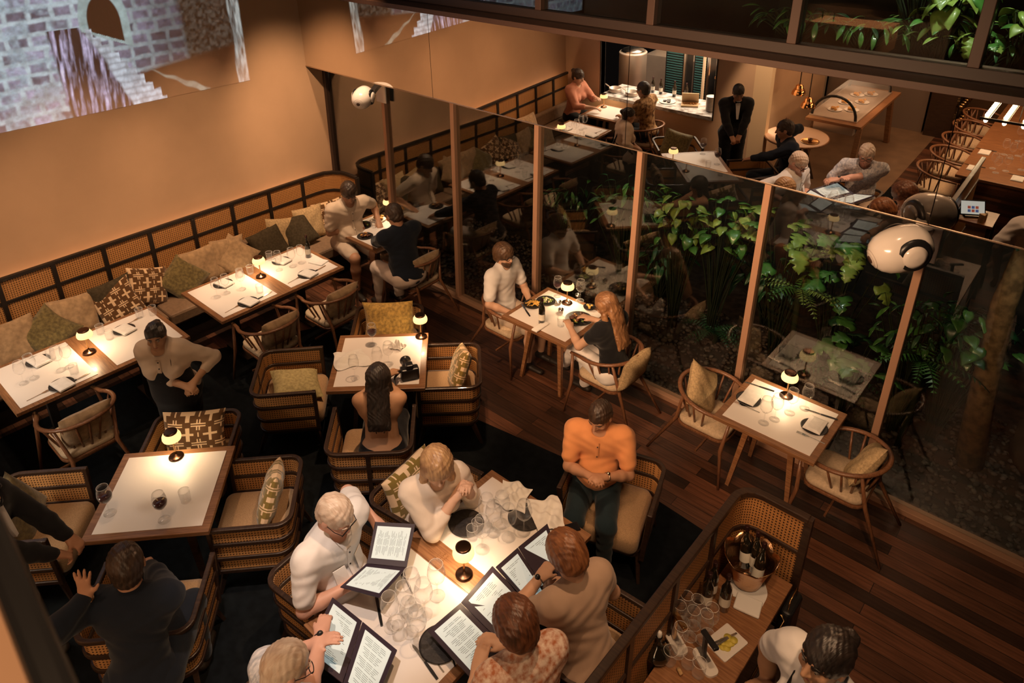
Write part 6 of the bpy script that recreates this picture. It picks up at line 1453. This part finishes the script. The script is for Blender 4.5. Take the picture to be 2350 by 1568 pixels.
mb.build('stacked_plates', MATS['white_china'], t)
o = tag(MB().ell((0, 0, .028), (.035, .028, .028)).build('lemon', mat('lemon_skin', (.70, .50, .06), .5), loc=(1.80, -5.95, .861)), 'yellow lemon on the kitchen pass', 'lemon')
# tan pier, round table, buffet
rt = thing('round_table', 'round pale-topped table with a brass tray, mirrored at top', 'table', (4.25, -5.98, 0)); MB().lathe([(.44, .715), (.465, .72), (.465, .745), (.455, .75)], 48).build('table_top', mat('pale_round_top', (.62, .40, .27), .5), rt)
MB().tube([(.462 * math.cos(a), .462 * math.sin(a), .735) for a in np.linspace(0, 2 * PI, 49)[:-1]], .014, 8, closed=True).build('rim', RW, rt)
for k in range(4):
    a = R(45 + 90 * k); MB().bar((.10 * math.cos(a), .10 * math.sin(a), .715), (.34 * math.cos(a), .34 * math.sin(a), 0), .05, .05).build('leg', DW, rt)
tyt = thing('serving_tray', 'oval brass tray with small bowls on the round table', 'tray', (4.50, -5.86, .751)); MB().lathe([(.12, 0), (.135, .012), (.13, .014), (.115, .004), (.001, .004)], 32).build('tray_dish', BRASS, tyt); MB().lathe([(.03, .005), (.035, .05), (.03, .05), (.001, .01)], 16).build('bowl', BRONZE, tyt)
bf = thing('buffet_table', 'wooden buffet table carrying a lit glass food case', 'table', (4.60, -7.45, 0))
MB().box(-.42, .42, -1.0, 1.0, .86, .905).build('table_top', RW, bf, bevel=.005)
for j in (-1, 1):
    for i in (-1, 1): MB().bar((i * .34, j * .75, .86), (i * .36, j * .95, 0), .075, .075).build('leg', MW, bf)
MB().box(-.30, .30, .55, .95, .72, .86).build('steel_drawer', STEEL, bf)
cs = thing('glass_food_case', 'curved glass display case of pastries on the buffet table', 'case', (4.55, -7.45, .906))
arc = [(.33 * math.cos(a), .34 * math.sin(a) + .02) for a in np.linspace(0, PI, 15)]; mb = MB(); vs = [(x, y, z) for y in (-.85, .85) for x, z in arc]; n_ = 15
mb.add(vs, [(i, i + 1, i + 1 + n_, i + n_) for i in range(n_ - 1)], True); mb.build('curved_glass', GLS, cs)
for y in (-.85, .85): MB().tube([(x, y, z) for x, z in arc], .014, 8, flat=1.6).build('end_arch', BLKP, cs)
MB().box(-.36, .36, -.88, .88, 0, .02).build('case_base', STEEL, cs)
for k, (dx, dy) in enumerate(((-.1, .5), (.12, .38), (-.08, .08), (.13, -.08), (-.05, -.4), (.12, -.55))):
    plate('pastry_plate', ['plate of pastries inside the glass case, nearest the diners', 'plate of pastries in the case, second on the right', 'plate of cakes in the middle left of the case', 'plate of tarts in the middle right of the case', 'plate of buns at the far left of the case', 'plate of buns at the far end of the case'][k], Vector((4.55 + dx, -7.45 + dy, .927)), .11, MATS['white_china'], [('pastries', BRD, 8, .022, 'e', .6)])
spot('food_case_light', (4.55, -7.3, 2.3), (4.55, -7.4, .9), 44, 60, WARM2)
COPR = mat('polished_copper', (.85, .46, .20), .15, 1)
for k, (x, y, z) in enumerate(((3.97, -6.60, 1.20), (4.20, -6.42, 1.08))):
    t = thing('heat_lamp', ['copper heat lamp hanging over the buffet, farther one', 'copper heat lamp hanging over the buffet, nearer one'][k], 'lamp', (x, y, z)); MB().lathe([(.11, 0), (.105, .04), (.075, .09), (.06, .10), (.058, .14), (.03, .16)], 26, capb=False).build('lamp_shade', COPR, t); MB().tube([(0, 0, .15), (0, 0, 2.95 - z)], .008, 6).build('cord', BLKP, t)
    MB().lathe([(.05, .02), (.05, .022)], 16).build('bulb', BULB, t)
struct('wall_buffet_back', MB().box(3.58, 5.3, -9.3, -9.2, 0, 2.6), mat('steel_panels', (.30, .24, .20), .4, .6))
wr_ = thing('wine_rack', 'dark wine rack holding rows of bottles behind the buffet', 'rack', (5.55, -9.6, 0)); MB().box(-.2, .2, -.5, .5, 0, 1.2).build('rack_body', DW, wr_)
mb = MB()
for i in range(7):
    for j in range(3): mb.tube([(.2, -.42 + i * .14, .3 + j * .3), (.32, -.42 + i * .14, .28 + j * .3)], .03, 10)
mb.build('bottle_ends', BRASS, wr_)
# long table with chairs and a pendant
ltb = thing('long_dining_table', 'long wooden dining table laid with glasses, mirrored at top right', 'table', (6.93, -7.5, 0)); MB().box(-.47, .47, -1.72, 1.72, .72, .76).build('table_top', RW, ltb, bevel=.004)
for i in (-1, 1):
    for j in (-1, 1): MB().bar((i * .36, j * 1.5, .72), (i * .42, j * 1.62, 0), .07, .07).build('leg', DW, ltb)
for k, y in enumerate((-5.98, -6.65, -7.3, -7.95, -8.6)):
    hchair(6.24, y, 0, 'brown round-backed chair along the long table, %s from the near end' % ['first', 'second', 'third', 'fourth', 'fifth'][k])
def place_at(p, o, lab, rz=0): return inst(o, p, rz, lab)
for k, (x, y) in enumerate(((6.60, -6.10), (6.60, -6.78), (7.12, -6.05))):
    place_at((x, y, .761), nk, 'folded napkin on the long wooden table, %s' % ['at the near left seat', 'at the second left seat', 'at the near right seat'][k], R(90))
    place_at((x, y - .11 - .01 * k, .761), kn, 'knife beside the napkin on the long table, %s' % ['near left seat', 'second left seat', 'near right seat'][k], R(90))
L = []
for x, y in ((6.80, -6.25), (6.86, -6.12), (6.95, -6.25), (6.82, -6.85), (6.92, -6.75), (6.98, -6.9), (6.88, -7.5), (7.1, -6.4)):
    L.append(inst(wg, (x, y, .761), 0))
family(L, 'clear', 'wine glass', 'glasses', 'on the mirrored long table', 'wine glasses on the long table')
pn = thing('pendant_light', 'rectangular pendant with rows of glowing bulbs over the long table', 'lamp', (7.0, -5.98, 1.60))
for i in range(4): MB().box(-.34 + i * .2 - .03, -.34 + i * .2 + .03, -.45, .45, .05, .08).build('light_bar', BLKP, pn)
for i in range(4):
    mb = MB()
    for j in range(12): mb.ell((-.34 + i * .2, -.41 + j * .075, .03), (.024, .024, .03), 8, 6); mb.ell((-.34 + i * .2, -.41 + j * .075, .10), (.024, .024, .024), 8, 6)
    mb.build('bulbs', BULB, pn)
MB().box(-.40, .34, -.47, -.45, .05, .08).box(-.40, .34, .45, .47, .05, .08).build('end_bar', BLKP, pn)
for y in (-.4, .4): MB().tube([(0, y, .08), (0, y, 1.35)], .004, 5).build('cord', BLKP, pn)
# payment terminal on a host stand
hs_ = thing('host_stand', 'dark wooden stand under the order screen, mirrored at right', 'stand', (6.95, -4.36, 0)); MB().box(-.22, .22, -.2, .2, .86, .89).build('stand_top', RW, hs_)
for i in (-1, 1):
    for j in (-1, 1): MB().bar((i * .19, j * .17, .86), (i * .21, j * .19, 0), .04, .04).build('leg', DW, hs_)
ps = thing('order_screen', 'black touch screen with a pale lit display on the host stand', 'screen', (6.92, -4.32, .891), R(-28)); ps.scale = (.9,) * 3; MB().box(-.08, .08, -.05, .05, 0, .02).build('screen_foot', BLKP, ps); mb = MB(); mb.M = Matrix.Translation((0, 0, .12)) @ Matrix.Rotation(R(-55), 4, 'X'); mb.box(-.15, .15, -.10, .10, -.02, 0); mb.build('screen_case', BLKP, ps, bevel=.006)
mb = MB(); mb.M = Matrix.Translation((0, 0, .12)) @ Matrix.Rotation(R(-55), 4, 'X'); mb.box(-.135, .135, -.085, .085, 0, .002); mb.build('display', mat('lit_display', (.5, .5, .5), .4, emit=(.62, .66, .62), estr=.55), ps)
mb = MB(); mb.M = Matrix.Translation((0, 0, .12)) @ Matrix.Rotation(R(-55), 4, 'X')
for q in range(6): mb.k = q % 2; mb.box(-.06 + .045 * (q % 3), -.025 + .045 * (q % 3), -.02 + .045 * (q // 3), .015 + .045 * (q // 3), .002, .003)
mb.build('display_tiles', [mat('tile_red', (.5, .12, .08), .5, emit=(.6, .15, .1), estr=.3), mat('tile_blue', (.1, .15, .35), .5, emit=(.12, .2, .5), estr=.3)], ps)
hn = thing('card_fan', 'fan of pale cards standing beside the order screen', 'cards', (7.08, -4.28, .891), R(30)); mb = MB()
for k in range(6): mb.M = Matrix.Rotation(R(-20 + 8 * k), 4, 'Z'); mb.box(-.004, .004, 0, .09, 0, .10)
mb.build('cards', mat('pale_wood', (.62, .42, .22), .6), hn)
